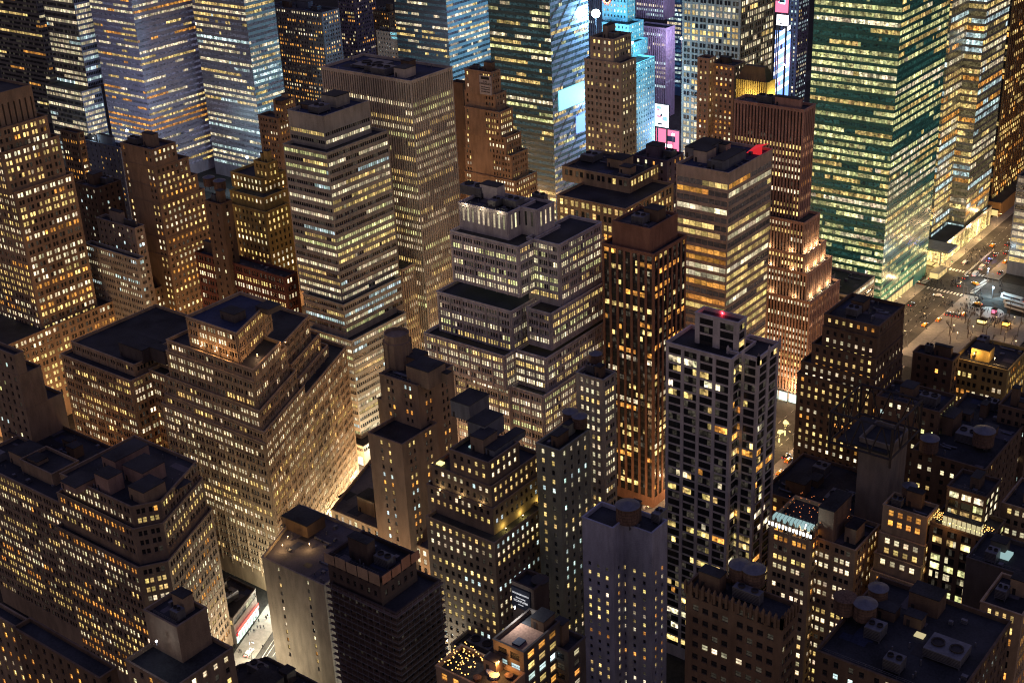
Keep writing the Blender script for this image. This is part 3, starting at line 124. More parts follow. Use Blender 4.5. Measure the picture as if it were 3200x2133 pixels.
# ------------------------------------------------------------ materials
MT={}
def nmat(name):
    m=bpy.data.materials.new(name); m.use_nodes=True; MT[name]=m
    nt=m.node_tree; return m,nt,nt.nodes['Principled BSDF']
def wallmat(name,col,rough=.88,spec=.25,var=.35,met=0.,fine=.5):
    m,nt,b=nmat(name)
    tc=nt.nodes.new('ShaderNodeTexCoord')
    n1=nt.nodes.new('ShaderNodeTexNoise'); n1.inputs['Scale'].default_value=.055; n1.inputs['Detail'].default_value=6
    mp=nt.nodes.new('ShaderNodeMapping'); mp.inputs['Scale'].default_value=(1,1,.25)
    n2=nt.nodes.new('ShaderNodeTexNoise'); n2.inputs['Scale'].default_value=fine; n2.inputs['Detail'].default_value=5
    nt.links.new(tc.outputs['Object'],mp.inputs['Vector']); nt.links.new(mp.outputs[0],n2.inputs['Vector']); nt.links.new(tc.outputs['Object'],n1.inputs['Vector'])
    ad=nt.nodes.new('ShaderNodeMath'); ad.operation='ADD'; nt.links.new(n1.outputs['Fac'],ad.inputs[0]); nt.links.new(n2.outputs['Fac'],ad.inputs[1])
    n3=nt.nodes.new('ShaderNodeTexNoise'); n3.inputs['Scale'].default_value=1.6; n3.inputs['Detail'].default_value=4; mp3=nt.nodes.new('ShaderNodeMapping'); mp3.inputs['Scale'].default_value=(1,1,3.2)
    nt.links.new(tc.outputs['Object'],mp3.inputs['Vector']); nt.links.new(mp3.outputs[0],n3.inputs['Vector'])
    ml=nt.nodes.new('ShaderNodeMath'); ml.operation='MULTIPLY_ADD'; ml.inputs[1].default_value=.7; ml.inputs[2].default_value=-.35; nt.links.new(n3.outputs['Fac'],ml.inputs[0])
    ad0=ad; ad=nt.nodes.new('ShaderNodeMath'); ad.operation='ADD'; nt.links.new(ad0.outputs[0],ad.inputs[0]); nt.links.new(ml.outputs[0],ad.inputs[1])
    mr=nt.nodes.new('ShaderNodeMapRange'); mr.inputs['From Min'].default_value=.7; mr.inputs['From Max'].default_value=1.3; mr.inputs['To Min'].default_value=1-var; mr.inputs['To Max'].default_value=1+var
    nt.links.new(ad.outputs[0],mr.inputs['Value'])
    mx=nt.nodes.new('ShaderNodeVectorMath'); mx.operation='SCALE'; mx.inputs[0].default_value=col; nt.links.new(mr.outputs[0],mx.inputs['Scale'])
    nt.links.new(mx.outputs[0],b.inputs['Base Color'])
    b.inputs['Roughness'].default_value=rough; b.inputs['Specular IOR Level'].default_value=spec; b.inputs['Metallic'].default_value=met
    return m
WALLS=dict(tan=(.44,.31,.19),brown=(.27,.195,.135),dkbrick=(.15,.10,.068),orangebrick=(.31,.215,.145),redbrick=(.30,.15,.095),darkred=(.15,.06,.045),
 greystone=(.38,.35,.29),greystone2=(.33,.28,.24),greylav=(.52,.47,.45),bluegrey=(.36,.36,.43),rib=(.50,.43,.35),redrib=(.52,.30,.22),beige=(.52,.41,.30),
 greenglass=(.06,.24,.20),tealglass=(.07,.12,.13),blackglass=(.04,.045,.05),palegrid=(.40,.37,.30),lavender=(.27,.27,.36),violetglass=(.15,.145,.17),
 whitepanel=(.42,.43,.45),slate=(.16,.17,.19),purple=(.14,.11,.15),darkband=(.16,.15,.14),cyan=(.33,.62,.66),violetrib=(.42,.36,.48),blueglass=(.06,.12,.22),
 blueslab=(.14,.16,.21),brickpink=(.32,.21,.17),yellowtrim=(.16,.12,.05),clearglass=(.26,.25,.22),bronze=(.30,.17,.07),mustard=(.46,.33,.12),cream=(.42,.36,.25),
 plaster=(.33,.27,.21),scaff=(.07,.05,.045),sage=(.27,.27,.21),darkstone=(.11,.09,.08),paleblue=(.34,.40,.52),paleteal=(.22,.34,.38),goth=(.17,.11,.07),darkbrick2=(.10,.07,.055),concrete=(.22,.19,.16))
GLOSS={'greenglass','tealglass','blackglass','blueglass','clearglass','lavender','violetglass'}
for k,c in WALLS.items(): wallmat('wall_'+k,c,rough=.3 if k in GLOSS else .88,spec=.5 if k in GLOSS else .2,var=.3)
wallmat('spandrel',(.045,.04,.04),rough=.45,var=.3)
wallmat('roof_tar',(.032,.032,.036),rough=.7,spec=.3,var=.7,fine=.12)
wallmat('roof_grey',(.12,.105,.11),rough=.9,var=.35,fine=.2)
wallmat('roof_blue',(.04,.048,.085),rough=.75,var=.5,fine=.12)
wallmat('metal_grey',(.16,.16,.18),rough=.5,spec=.5,var=.3,met=.4)
wallmat('metal_dark',(.04,.035,.035),rough=.6,var=.3)
wallmat('wood',(.16,.10,.07),rough=.9,var=.5,fine=2)
wallmat('asphalt',(.075,.07,.065),rough=.85,var=.35,fine=.4)
wallmat('sidewalk',(.30,.28,.25),rough=.9,var=.2,fine=.6)
wallmat('ground_dark',(.03,.028,.026),rough=.95,var=.5)
wallmat('paint_white',(.75,.74,.68),rough=.7,var=.15,fine=2)
wallmat('paint_red',(.55,.10,.05),rough=.8,var=.2)
wallmat('car_white',(.7,.7,.68),rough=.35,spec=.5,var=.05)
wallmat('car_dark',(.03,.03,.035),rough=.3,spec=.5,var=.05)
wallmat('car_yellow',(.75,.38,.03),rough=.4,spec=.5,var=.05)
wallmat('rubber',(.02,.02,.02),rough=.9,var=.1)
wallmat('cloth_dark',(.03,.03,.04),rough=.9,var=.3,fine=3)
wallmat('cloth_grey',(.12,.12,.13),rough=.9,var=.3,fine=3)
wallmat('skin',(.45,.28,.2),rough=.6,var=.1)
wallmat('bark',(.09,.065,.05),rough=.95,var=.3,fine=4)
wallmat('foliage',(.05,.05,.035),rough=.9,var=.5,fine=2)
wallmat('board_black',(.02,.022,.035),rough=.5,var=.2)
wallmat('board_white',(.42,.40,.40),rough=.7,var=.1)
wallmat('terracotta',(.30,.17,.12),rough=.85,var=.35,fine=1.5)
def emis(name,col,st,base=(.02,.02,.02)):
    m,nt,b=nmat(name); b.inputs['Base Color'].default_value=(*base,1); b.inputs['Emission Color'].default_value=(*col,1); b.inputs['Emission Strength'].default_value=st; return m
emis('lamp_warm',(1,.62,.25),9); emis('lamp_white',(.9,.97,1),14); emis('lamp_cyan',(.55,.85,1),30); emis('red_lamp',(1,.05,.03),3); emis('amber_lamp',(1,.45,.06),4)
emis('blue_lamp',(.08,.15,1),5); emis('green_lamp',(.1,1,.35),3); emis('head_white',(.8,.9,1),5); emis('screen_white',(.95,.95,1),3.2); emis('screen_pink',(1,.18,.32),1.3); emis('screen_blue',(.2,.4,1),1.6); emis('screen_cyan',(.3,.85,1),1.2)
emis('neon_cyan',(.25,.75,.9),1.0); emis('magenta_glow',(.9,.12,.9),1.2); emis('red_glow',(.9,.03,.04),.55,(.5,.03,.03)); emis('bead_warm',(1,.5,.12),3.5); emis('bead_gold',(1,.8,.28),1.6); emis('letter_white',(.9,.9,.95),.35,(.6,.6,.6)); emis('letter_dark',(0,0,0),0,(.03,.03,.03)); emis('shop_glow',(.75,.95,.8),1.3); emis('lobby_gold',(1,.7,.26),.9); emis('skylight',(.55,.85,.85),.45); emis('skylight_warm',(1,.85,.45),.5)  # the red cloth material is given a glow of its own
# window glass: lit panes carry the colour of the room behind them in an attribute
def panemat(name,ns,lo,hi):
    m,nt,b=nmat(name)
    at=nt.nodes.new('ShaderNodeAttribute'); at.attribute_name='room'
    tc=nt.nodes.new('ShaderNodeTexCoord'); nz=nt.nodes.new('ShaderNodeTexNoise'); nz.inputs['Scale'].default_value=ns; nz.inputs['Detail'].default_value=3
    nt.links.new(tc.outputs['Object'],nz.inputs['Vector'])
    mr=nt.nodes.new('ShaderNodeMapRange'); mr.inputs['From Min'].default_value=.33; mr.inputs['From Max'].default_value=.66; mr.inputs['To Min'].default_value=lo; mr.inputs['To Max'].default_value=hi
    nt.links.new(nz.outputs['Fac'],mr.inputs['Value'])
    nt.links.new(at.outputs['Color'],b.inputs['Emission Color']); nt.links.new(mr.outputs[0],b.inputs['Emission Strength'])
    b.inputs['Base Color'].default_value=(.018,.02,.024,1); b.inputs['Roughness'].default_value=.22
    m.cycles.emission_sampling='NONE'
    return m
panemat('pane',1.1,.55,1.35)
panemat('pane_busy',.75,.12,1.75)
for k in MT:
    if k.startswith(('bead','letter','head','skylight','screen','neon','lobby','shop','lamp','red_','amber','blue_l','green_l','magenta')): MT[k].cycles.emission_sampling='NONE'
# ------------------------------------------------------------ mesh helper
class MB:
    def __init__(s): s.v=[]; s.f=[]; s.m=[]; s.c=[]
    def quad(s,a,b,c,d,m=0,col=None):
        i=len(s.v); s.v+= [a,b,c,d]; s.f.append((i,i+1,i+2,i+3)); s.m.append(m); s.c.append(col)
    def ngon(s,pts,m=0):
        i=len(s.v); s.v+=list(pts); s.f.append(tuple(range(i,i+len(pts)))); s.m.append(m); s.c.append(None)
    def box(s,x0,x1,y0,y1,z0,z1,m=0,bot=False):
        P=[(x0,y0,z0),(x1,y0,z0),(x1,y1,z0),(x0,y1,z0),(x0,y0,z1),(x1,y0,z1),(x1,y1,z1),(x0,y1,z1)]
        i=len(s.v); s.v+=P
        F=[(0,1,5,4),(1,2,6,5),(2,3,7,6),(3,0,4,7),(4,5,6,7)]+([(3,2,1,0)] if bot else [])
        for f in F: s.f.append(tuple(i+k for k in f)); s.m.append(m); s.c.append(None)
    def beam(s,a,b,r,m=0,n=4):
        a=Vector(a); b=Vector(b); d=(b-a)
        if d.length<1e-6: return
        d.normalize(); q=d.orthogonal().normalized(); w=d.cross(q); i=len(s.v)
        ra,rb=(r if isinstance(r,tuple) else (r,r))
        for p,rr in ((a,ra),(b,rb)):
            for k in range(n):
                t=2*PI*k/n+PI/4; s.v.append(tuple(p+q*math.cos(t)*rr+w*math.sin(t)*rr))
        for k in range(n): s.f.append((i+k,i+(k+1)%n,i+n+(k+1)%n,i+n+k)); s.m.append(m); s.c.append(None)
        s.f.append(tuple(i+n+k for k in range(n))); s.m.append(m); s.c.append(None)
        s.f.append(tuple(i+n-1-k for k in range(n))); s.m.append(m); s.c.append(None)
    def lathe(s,cx,cy,prof,n=20,m=0,fl=0):
        i=len(s.v)
        for r,z in prof:
            for k in range(n):
                t=2*PI*k/n; rr=r*(1-fl*(k%2)); s.v.append((cx+rr*math.cos(t),cy+rr*math.sin(t),z))
        for j in range(len(prof)-1):
            for k in range(n): s.f.append((i+j*n+k,i+j*n+(k+1)%n,i+(j+1)*n+(k+1)%n,i+(j+1)*n+k)); s.m.append(m); s.c.append(None)
        if prof[-1][0]>.01: s.f.append(tuple(i+(len(prof)-1)*n+k for k in range(n))); s.m.append(m); s.c.append(None)
    def build(s,name,mats,parent=None,origin=None,loc=None,smooth=False):
        if not s.f: return None
        me=bpy.data.meshes.new(name)
        if origin is not None: V=[(x-origin[0],y-origin[1],z-origin[2]) for x,y,z in s.v]
        else: V=s.v
        me.from_pydata(V,[],s.f)
        for k in (mats if isinstance(mats,(list,tuple)) else [mats]): me.materials.append(MT[k])
        if any(s.m): me.polygons.foreach_set('material_index',s.m)
        if any(c is not None for c in s.c):
            at=me.color_attributes.new('room','FLOAT_COLOR','CORNER'); arr=[]
            for f,c in zip(s.f,s.c):
                c=c or (0,0,0); arr+= [c[0],c[1],c[2],1.]*len(f)
            at.data.foreach_set('color',arr)
        if smooth: me.polygons.foreach_set('use_smooth',[True]*len(s.f))
        me.update()
        o=bpy.data.objects.new(name,me); COL.objects.link(o)
        if parent is not None: o.parent=parent
        if origin is not None and parent is None: o.location=origin
        if loc is not None: o.location=loc
        return o
def empty(name,loc,rz=0):
    o=bpy.data.objects.new(name,None); o.empty_display_size=.5; COL.objects.link(o); o.location=loc; o.rotation_euler=(0,0,rz); return o
def tag(o,label=None,cat=None,group=None,kind=None):
    if label: o['label']=label
    if cat: o['category']=cat
    if group: o['group']=group
    if kind: o['kind']=kind
    return o
def copy_tree(o,parent=None):
    c=o.copy(); COL.objects.link(c); c.parent=parent
    for ch in list(o.children): copy_tree(ch,c)
    return c
# ------------------------------------------------------------ lit-room colours
PAL=dict(W=(1,.84,.53),Y=(1,.70,.24),C=(.70,.92,.92),O=(1,.42,.08),G=(.85,.83,.36),M=(.75,.10,.80),T=(.15,.85,.80))
BRK=[1.]
def roomcol(rng,l,k=1.):
    b=PAL[l]; s=BRK[0]*k*min(1.5,max(.16,rng.lognormvariate(-.5,.5)))
    return tuple(max(0,c*s*(1+rng.uniform(-.07,.07))) for c in b)
# ------------------------------------------------------------ facade
def facade(W,panes,a,b,z0,z1,meta,rng,face,ti,sty):
    """one wall from a to b (footprint, counter-clockwise); W collects masonry, panes the glass"""
    ax,ay=a; bx,by=b; L=math.hypot(bx-ax,by-ay)
    if L<.3: return
    tx,ty=(bx-ax)/L,(by-ay)/L; nx,ny=ty,-tx
    def P(u,z,d=0.): return (ax+tx*u+nx*d, ay+ty*u+ny*d, z)
    mx,my=(ax+bx)/2,(ay+by)/2
    vis=(nx*(0-mx)+ny*(0-my))>0 or face=='W' and False
    cap=meta.get('cap',0)+(meta.get('cap0',0) if ti==0 else 0)
    k=sty[0]; BRK[0]={'R':.9,'G':.9,'N':1.5}.get(k,1.35)
    vf=any(inframe(*P(u,z)) for u in (0,L/2,L) for z in (z0,(z0+z1)/2,z1))
    if not vis or not vf or k in 'B' or L<2.2 or (z1-z0-cap)<3.0:
        W.quad(P(0,z0),P(L,z0),P(L,z1),P(0,z1)); return
    fh=sty[1] if len(sty)>1 else 4.; top=z1-cap-1.15
    nf=int((top-z0)/fh+.25) if z0>1 else int((top-4.5)/fh)
    if nf<1: W.quad(P(0,z0),P(L,z0),P(L,z1),P(0,z1)); return
    lit=meta['lit']; pal=meta['pal']; DIM=meta.get('dim'); near=math.hypot(mx,my)<640
    zf=[top-i*fh for i in range(nf)]
    def run(nb,p,l0,hold):
        st=rng.random()<p; c=l0; out=[]; br=rng.uniform(.55,1.15)
        for i in range(nb):
            if rng.random()>hold: st=rng.random()<p; br=rng.uniform(.5,1.2); c=l0 if rng.random()<.8 else rng.choice(pal)
            out.append((roomcol(rng,c,br) if st else (tuple(x*br for x in DIM) if DIM else ((.035*br,.03*br,.022*br) if rng.random()<.25 else None))))  # DIM: faint glow painted on unlit panes for reflected and spilled light
        return out
    FLS=meta.get('fl',{})
    def floorp():
        r=rng.random(); q=lit
        return min(.97,q*1.45) if r<.55 else (q*.75 if r<.8 else q*.2)
    if k in ('P','R','G'):
        if k=='P':
            bw,ww,wh,n,gap=sty[2:7]; mod=n*bw+gap; nm=max(1,round((L-1.6)/mod)); s=(L-1.6)/(nm*mod)
            cols=[]
            for j in range(nm):
                for i in range(n):
                    c=.8+(j*mod+gap/2+(i+.5)*bw)*s; w=min(ww,bw*s*.86); cols.append((c-w/2,c+w/2))
            if face=='S' and meta.get('sblank'): cols=[c for c in cols if c[1]/L>meta['sblank'] or c[1]/L<.16]
            if face=='E' and meta.get('eblank'): cols=[]
            dep=.32; hold=(.6 if n<3 else .72) if lit>.3 else .2
        else:
            bw,wh=sty[2:4]; e=.5 if k=='R' else .12; nb=max(1,round((L-2*e)/bw)); s=(L-2*e)/nb
            cols=[(e,L-e)]; dep=.30 if k=='R' else .07; hold=.9 if k=='R' else .86
        if not cols: W.quad(P(0,z0),P(L,z0),P(L,z1),P(0,z1)); return
        prev=z1
        for fi,zt in enumerate(zf):
            zb=zt-wh
            if not (inframe(*P(0,zb),200) or inframe(*P(L,zb),200) or inframe(*P(L/2,zb),200)): continue
            W.quad(P(0,zt),P(L,zt),P(L,prev),P(0,prev)); prev=zb
            u=0
            for (c0,c1) in cols:
                if c0>u+.01: W.quad(P(u,zb),P(c0,zb),P(c0,zt),P(u,zt))
                W.quad(P(c0,zb),P(c0,zb,-dep),P(c0,zt,-dep),P(c0,zt)); W.quad(P(c1,zb,-dep),P(c1,zb),P(c1,zt),P(c1,zt,-dep))
                W.quad(P(c0,zb),P(c1,zb),P(c1,zb,-dep),P(c0,zb,-dep)); W.quad(P(c0,zt,-dep),P(c1,zt,-dep),P(c1,zt),P(c0,zt))
                u=c1
            if L-u>.01: W.quad(P(u,zb),P(L,zb),P(L,zt),P(u,zt))
            l0=rng.choice(pal); fp=floorp()
            if fi in FLS and ti==0: l0=FLS[fi]; fp=1.
            if k=='P':
                for (c0,c1),cc in zip(cols,run(len(cols),fp,l0,hold)):
                    g=rng.choice((0,0,0,.25,.5)) if cc else 0
                    panes.append((P(c0,zb,-dep),P(c1,zb,-dep),P(c1,zt,-dep),P(c0,zt,-dep),cc,g,(ti,fi)))
                    if near and wh<3: zm=(zb+zt)/2; W.quad(P(c0,zm-.07,-dep+.07),P(c1,zm-.07,-dep+.07),P(c1,zm+.07,-dep+.07),P(c0,zm+.07,-dep+.07),1)
                    if near and wh<3: W.quad(P(c0-.08,zb-.16,.12),P(c1+.08,zb-.16,.12),P(c1+.08,zb,.12),P(c0-.08,zb,.12)); W.quad(P(c0-.08,zb,.12),P(c1+.08,zb,.12),P(c1+.08,zb,0),P(c0-.08,zb,0))
            else:
                for i,cc in enumerate(run(nb,fp,l0,hold)):
                    c0=e+i*s; c1=c0+s; w=(.17 if bw<2 else .1) if k=='R' else .05
                    if i: W.quad(P(c0-w,zb,-dep+.06),P(c0+w,zb,-dep+.06),P(c0+w,zt,-dep+.06),P(c0-w,zt,-dep+.06))
                    panes.append((P(c0,zb,-dep),P(c1,zb,-dep),P(c1,zt,-dep),P(c0,zt,-dep),cc,rng.choice((0,0,.3)) if cc else 0,(ti,fi)))
        W.quad(P(0,z0),P(L,z0),P(L,prev),P(0,prev))
        if k=='P' and meta.get('pier'):
            for j in range(nm+1):
                u=.8+j*mod*s; u=min(max(u,.3),L-.3); hw=min(.28,gap*s*.4+.1); zz=max(prev-2,z0)
                W.quad(P(u-hw,zz,.3),P(u+hw,zz,.3),P(u+hw,z1-.35,.3),P(u-hw,z1-.35,.3)); W.quad(P(u-hw,zz,0),P(u-hw,zz,.3),P(u-hw,z1-.35,.3),P(u-hw,z1-.35,0)); W.quad(P(u+hw,zz,.3),P(u+hw,zz,0),P(u+hw,z1-.35,0),P(u+hw,z1-.35,.3)); W.quad(P(u-hw,z1-.35,.3),P(u+hw,z1-.35,.3),P(u+hw,z1-.35,0),P(u-hw,z1-.35,0))
            for zc in (z1-1.0,zf[0]-fh*2+ (fh-wh)*.5-.1):
                if zc>z0+1: W.quad(P(0,zc-.2,.22),P(L,zc-.2,.22),P(L,zc+.2,.22),P(0,zc+.2,.22)); W.quad(P(0,zc+.2,.22),P(L,zc+.2,.22),P(L,zc+.2,0),P(0,zc+.2,0)); W.quad(P(0,zc-.2,0),P(L,zc-.2,0),P(L,zc-.2,.22),P(0,zc-.2,.22))
    elif k in ('N','V','W'):
        bw,ow=sty[2:4]; nb=max(1,round((L-.8)/bw)); s=(L-.8)/nb; w=min(ow,s*.8); dep=.55 if k=='N' else .4
        ztop=z1-1.2-(meta.get('cap',0)+(meta.get('cap0',0) if (ti==0 and k!='N') else 0)); zbot=max(z0,5 if z0<1 else z0)
        W.quad(P(0,ztop),P(L,ztop),P(L,z1),P(0,z1)); 
        if zbot>z0: W.quad(P(0,z0),P(L,z0),P(L,zbot),P(0,zbot))
        u=0; cols=[]
        for i in range(nb):
            c=.4+(i+.5)*s; c0,c1=c-w/2,c+w/2; cols.append((c0,c1))
            W.quad(P(u,zbot),P(c0,zbot),P(c0,ztop),P(u,ztop)); u=c1
            W.quad(P(c0,zbot),P(c0,zbot,-dep),P(c0,ztop,-dep),P(c0,ztop)); W.quad(P(c1,zbot,-dep),P(c1,zbot),P(c1,ztop),P(c1,ztop,-dep))
            W.quad(P(c0,zbot,-dep),P(c1,zbot,-dep),P(c1,ztop,-dep),P(c0,ztop,-dep),1)
            W.quad(P(c0,ztop,-dep),P(c1,ztop,-dep),P(c1,ztop),P(c0,ztop))
        W.quad(P(u,zbot),P(L,zbot),P(L,ztop),P(u,ztop))
        wh=fh*(.52 if k=='N' else (.62 if k=='V' else .72)); np_=1 if k=='N' else (2 if k=='V' else 3)
        for fi,zt in enumerate(zf):
            zb=zt-wh
            if zb<zbot+.3 or not inframe(*P(L/2,zb),300): continue
            rc=run(nb*np_,floorp(),rng.choice(pal),.88 if k=='N' else .55)
            for i,(c0,c1) in enumerate(cols):
                q=(c1-c0)/np_
                for j in range(np_):
                    cc=rc[i*np_+j]
                    panes.append((P(c0+j*q+.03*(j>0),zb,-dep+.04),P(c0+(j+1)*q-.03,zb,-dep+.04),P(c0+(j+1)*q-.03,zt,-dep+.04),P(c0+j*q+.03*(j>0),zt,-dep+.04),cc,rng.choice((0,.3)) if cc else 0,(ti,fi)))
            if k=='W':
                for (c0,c1) in cols: W.quad(P(c0,zt+.05,-.16),P(c1,zt+.05,-.16),P(c1,zb+fh-.05,-.16),P(c0,zb+fh-.05,-.16))
    elif k=='L':
        W.quad(P(0,z1-1.8),P(L,z1-1.8),P(L,z1),P(0,z1)); W.quad(P(0,z0),P(L,z0),P(L,.4),P(0,.4))
        nb=max(1,round(L/3.4)); s=L/nb
        for i in range(nb):
            c0,c1=i*s,i*s+s
            W.quad(P(c0,.4),P(c0+.25,.4),P(c0+.25,z1-1.8),P(c0,z1-1.8))
            cc=roomcol(rng,'Y',1.25)
            panes.append((P(c0+.25,.4,-.3),P(c1,.4,-.3),P(c1,z1-1.8,-.3),P(c0+.25,z1-1.8,-.3),cc,.5,(ti,0)))
    elif k=='X':
        W.quad(P(0,z1-5),P(L,z1-5),P(L,z1),P(0,z1)); W.quad(P(0,z0),P(L,z0),P(L,z0+1.5),P(0,z0+1.5))
        n=max(2,round(L/3.2)); s=L/n; u=0; za,zb=z0+1.5,z1-5
        for i in range(n):
            c0,c1=(i+.36)*s,(i+.64)*s; W.quad(P(u,za),P(c0,za),P(c0,zb),P(u,zb)); u=c1
            W.quad(P(c0,za),P(c0,za,-.8),P(c0,zb,-.8),P(c0,zb)); W.quad(P(c1,za,-.8),P(c1,za),P(c1,zb),P(c1,zb,-.8)); W.quad(P(c0,za,-.8),P(c1,za,-.8),P(c1,zb,-.8),P(c0,zb,-.8),1)
        W.quad(P(u,za),P(L,za),P(L,zb),P(u,zb))
def inset(poly,d):
    n=len(poly); out=[]
    for i in range(n):
        p0,p1,p2=Vector(poly[i-1]),Vector(poly[i]),Vector(poly[(i+1)%n])
        e1=(p1-p0).normalized(); e2=(p2-p1).normalized()
        n1=Vector((-e1.y,e1.x)); n2=Vector((-e2.y,e2.x)); bis=n1+n2
        k=d/max(.35,(1+n1.dot(n2))); out.append((p1.x+bis.x*k,p1.y+bis.y*k))
    return out
CATN={}
def make_building(key,meta,tiers):
    rng=random.Random(key)
    sty=meta['s']; wall='wall_'+meta['w']
    base=tiers[-1][0][1]
    root=empty(meta['n'],(base[0],base[1],0)); tag(root,meta['l'],meta['c'])
    O=(base[0],base[1],0)
    W=MB(); WE=MB(); panes=[]; nt=len(tiers)
    T=MB(); roofs=[]
    for ti,(poly,z0,z1,st) in enumerate(tiers):
        poly=inset(poly,.05*(nt-ti))
        zz=z0-1.1 if z0>1 else 0
        s2=sty if st is None else (('P',9,2.7,1.15,6.4,3,.7) if st=='slot' else (st,))
        n=len(poly)
        for i in range(n):
            a,b=poly[i],poly[(i+1)%n]; dx,dy=b[0]-a[0],b[1]-a[1]
            face='S' if (dx>0 and abs(dy)<dx) else ('E' if dy>0 and abs(dx)<dy else ('N' if dx<0 and abs(dy)<-dx else 'W'))
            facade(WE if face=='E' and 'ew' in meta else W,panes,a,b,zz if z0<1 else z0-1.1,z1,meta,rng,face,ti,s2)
        inn=inset(poly,.42); out=inset(poly,-.16)
        zr=z1-.95
        T=MB()
        for i in range(n):
            j=(i+1)%n
            # coping: projecting outer lip, top and inner parapet face
            T.quad((*out[i],z1-.1),(*out[j],z1-.1),(*out[j],z1+.32),(*out[i],z1+.32))
            T.quad((*out[i],z1+.32),(*out[j],z1+.32),(*inn[j],z1+.32),(*inn[i],z1+.32))
            T.quad((*poly[i],z1-.1),(*poly[j],z1-.1),(*out[j],z1-.1),(*out[i],z1-.1))
            T.quad((*inn[j],zr),(*inn[i],zr),(*inn[i],z1+.32),(*inn[j],z1+.32))
        T.build('parapet',[wall],root,O); roofs.append((inn,zr,ti))
    rm={'M':'roof_tar','pin':'roof_blue','band':'roof_blue','flat':'roof_grey','N1':'roof_grey','brick':'roof_blue','beige':'roof_blue','conde':'roof_grey'}.get(key,'roof_tar')
    W.build('wall',[wall,'spandrel'],root,O)
    WE.build('side_wall',['wall_'+meta.get('ew','tan'),'spandrel'],root,O)  # glass towers' pale east sides: reflected sign light put into the wall colour
    for inn,zr,ti in roofs:
        R=MB(); R.ngon([(*p,zr) for p in inn]); R.build('roof' if ti==0 else 'terrace',[rm if ti==0 or key in('D',) else 'roof_tar'],root,O)
    # glass
    busy=sty[0] in 'GRVW' 
    pm='pane_busy' if sty[0] in 'GVW' else 'pane'
    def addp(m,p):
        a,b,c,d,col,g,_=p
        if g and col:
            k=1-g*.9
            e=tuple(a[i]+(d[i]-a[i])*k for i in range(3)); f=tuple(b[i]+(c[i]-b[i])*k for i in range(3))
            dim=rng.choice((.45,.6,1.25)); m.quad(a,b,f,e,0,col); m.quad(e,f,c,d,0,tuple(x*dim for x in col))
        else: m.quad(a,b,c,d,0,col or (0,0,0))
    if sty[0] in ('R','G','N'):
        by={}
        for p in panes: by.setdefault(p[6],[]).append(p)
        ks=sorted(by,key=lambda t:(t[0],t[1])); rest=MB()
        for q,kk in enumerate(ks):
            m=MB() if q<100 else rest
            for p in by[kk]: addp(m,p)
            if q<100: m.build('window_band',[pm],root,O)
        o=rest.build('window_band',[pm],root,O)
        if o: o['kind']='stuff'
    else:
        sc_=[]
        for i,p in enumerate(panes):
            c=tuple((p[0][j]+p[2][j])/2 for j in range(3)); u,v,w=pj(*c)
            ok=-20<u<3220 and -20<v<2150
            sc_.append((0 if ok else 1,w,i))
        sc_.sort(); lim=meta.get('nw',100 if len(panes)>60 and sc_ and sc_[0][1]<700 else 40)
        sel={i for _,_,i in sc_[:lim]}; rest=MB()
        for i,p in enumerate(panes):
            if i in sel:
                m=MB(); addp(m,p); m.build('window',[pm],root,O)
            else: addp(rest,p)
        o=rest.build('window',[pm],root,O)
        if o and len(panes)>lim: o['kind']='stuff'
    # roof plant
    clut(key,meta,root,roofs,tiers,rng,wall,O)
    return root
NOPLANT={'lt','brick','X','Y','Z','AG','boa','gold'}
def hut(root,O,x0,x1,y0,y1,z0,z1,wall,name='bulkhead',roofm='roof_tar'):
    m=MB(); m.box(x0,x1,y0,y1,z0,z1); m.box(x0-.15,x1+.15,y0-.15,y1+.15,z1,z1+.25,1)
    if x1-x0>2.5: m.box(x0+.8,x0+1.7,y0-.05,y0,z0,z0+2.1,2)
    return m.build(name,[wall,roofm,'metal_dark'],root,O)
def cooler(root,O,x,y,z,a,b,h,nf=2):
    m=MB(); m.box(x,x+a,y,y+b,z+.5,z+h)
    for i in (0,1):
        for j in (0,1): m.box(x+i*(a-.3),x+i*(a-.3)+.3,y+j*(b-.3),y+j*(b-.3)+.3,z,z+.5)
    for i in range(nf):
        cx=x+a*(i+.5)/nf; r=min(a/nf,b)*.36
        m.lathe(cx,y+b/2,[(r,z+h),(r*1.05,z+h+.5),(r*.85,z+h+.5),(r*.8,z+h+.15)],12,1)
    k=int(h/.5)
    for i in range(1,k): m.box(x-.04,x+a+.04,y-.05,y-.0,z+.5+i*(h-.6)/k,z+.5+i*(h-.6)/k+.12,1)
    return m.build('cooling_unit',['metal_grey','metal_dark'],root,O)
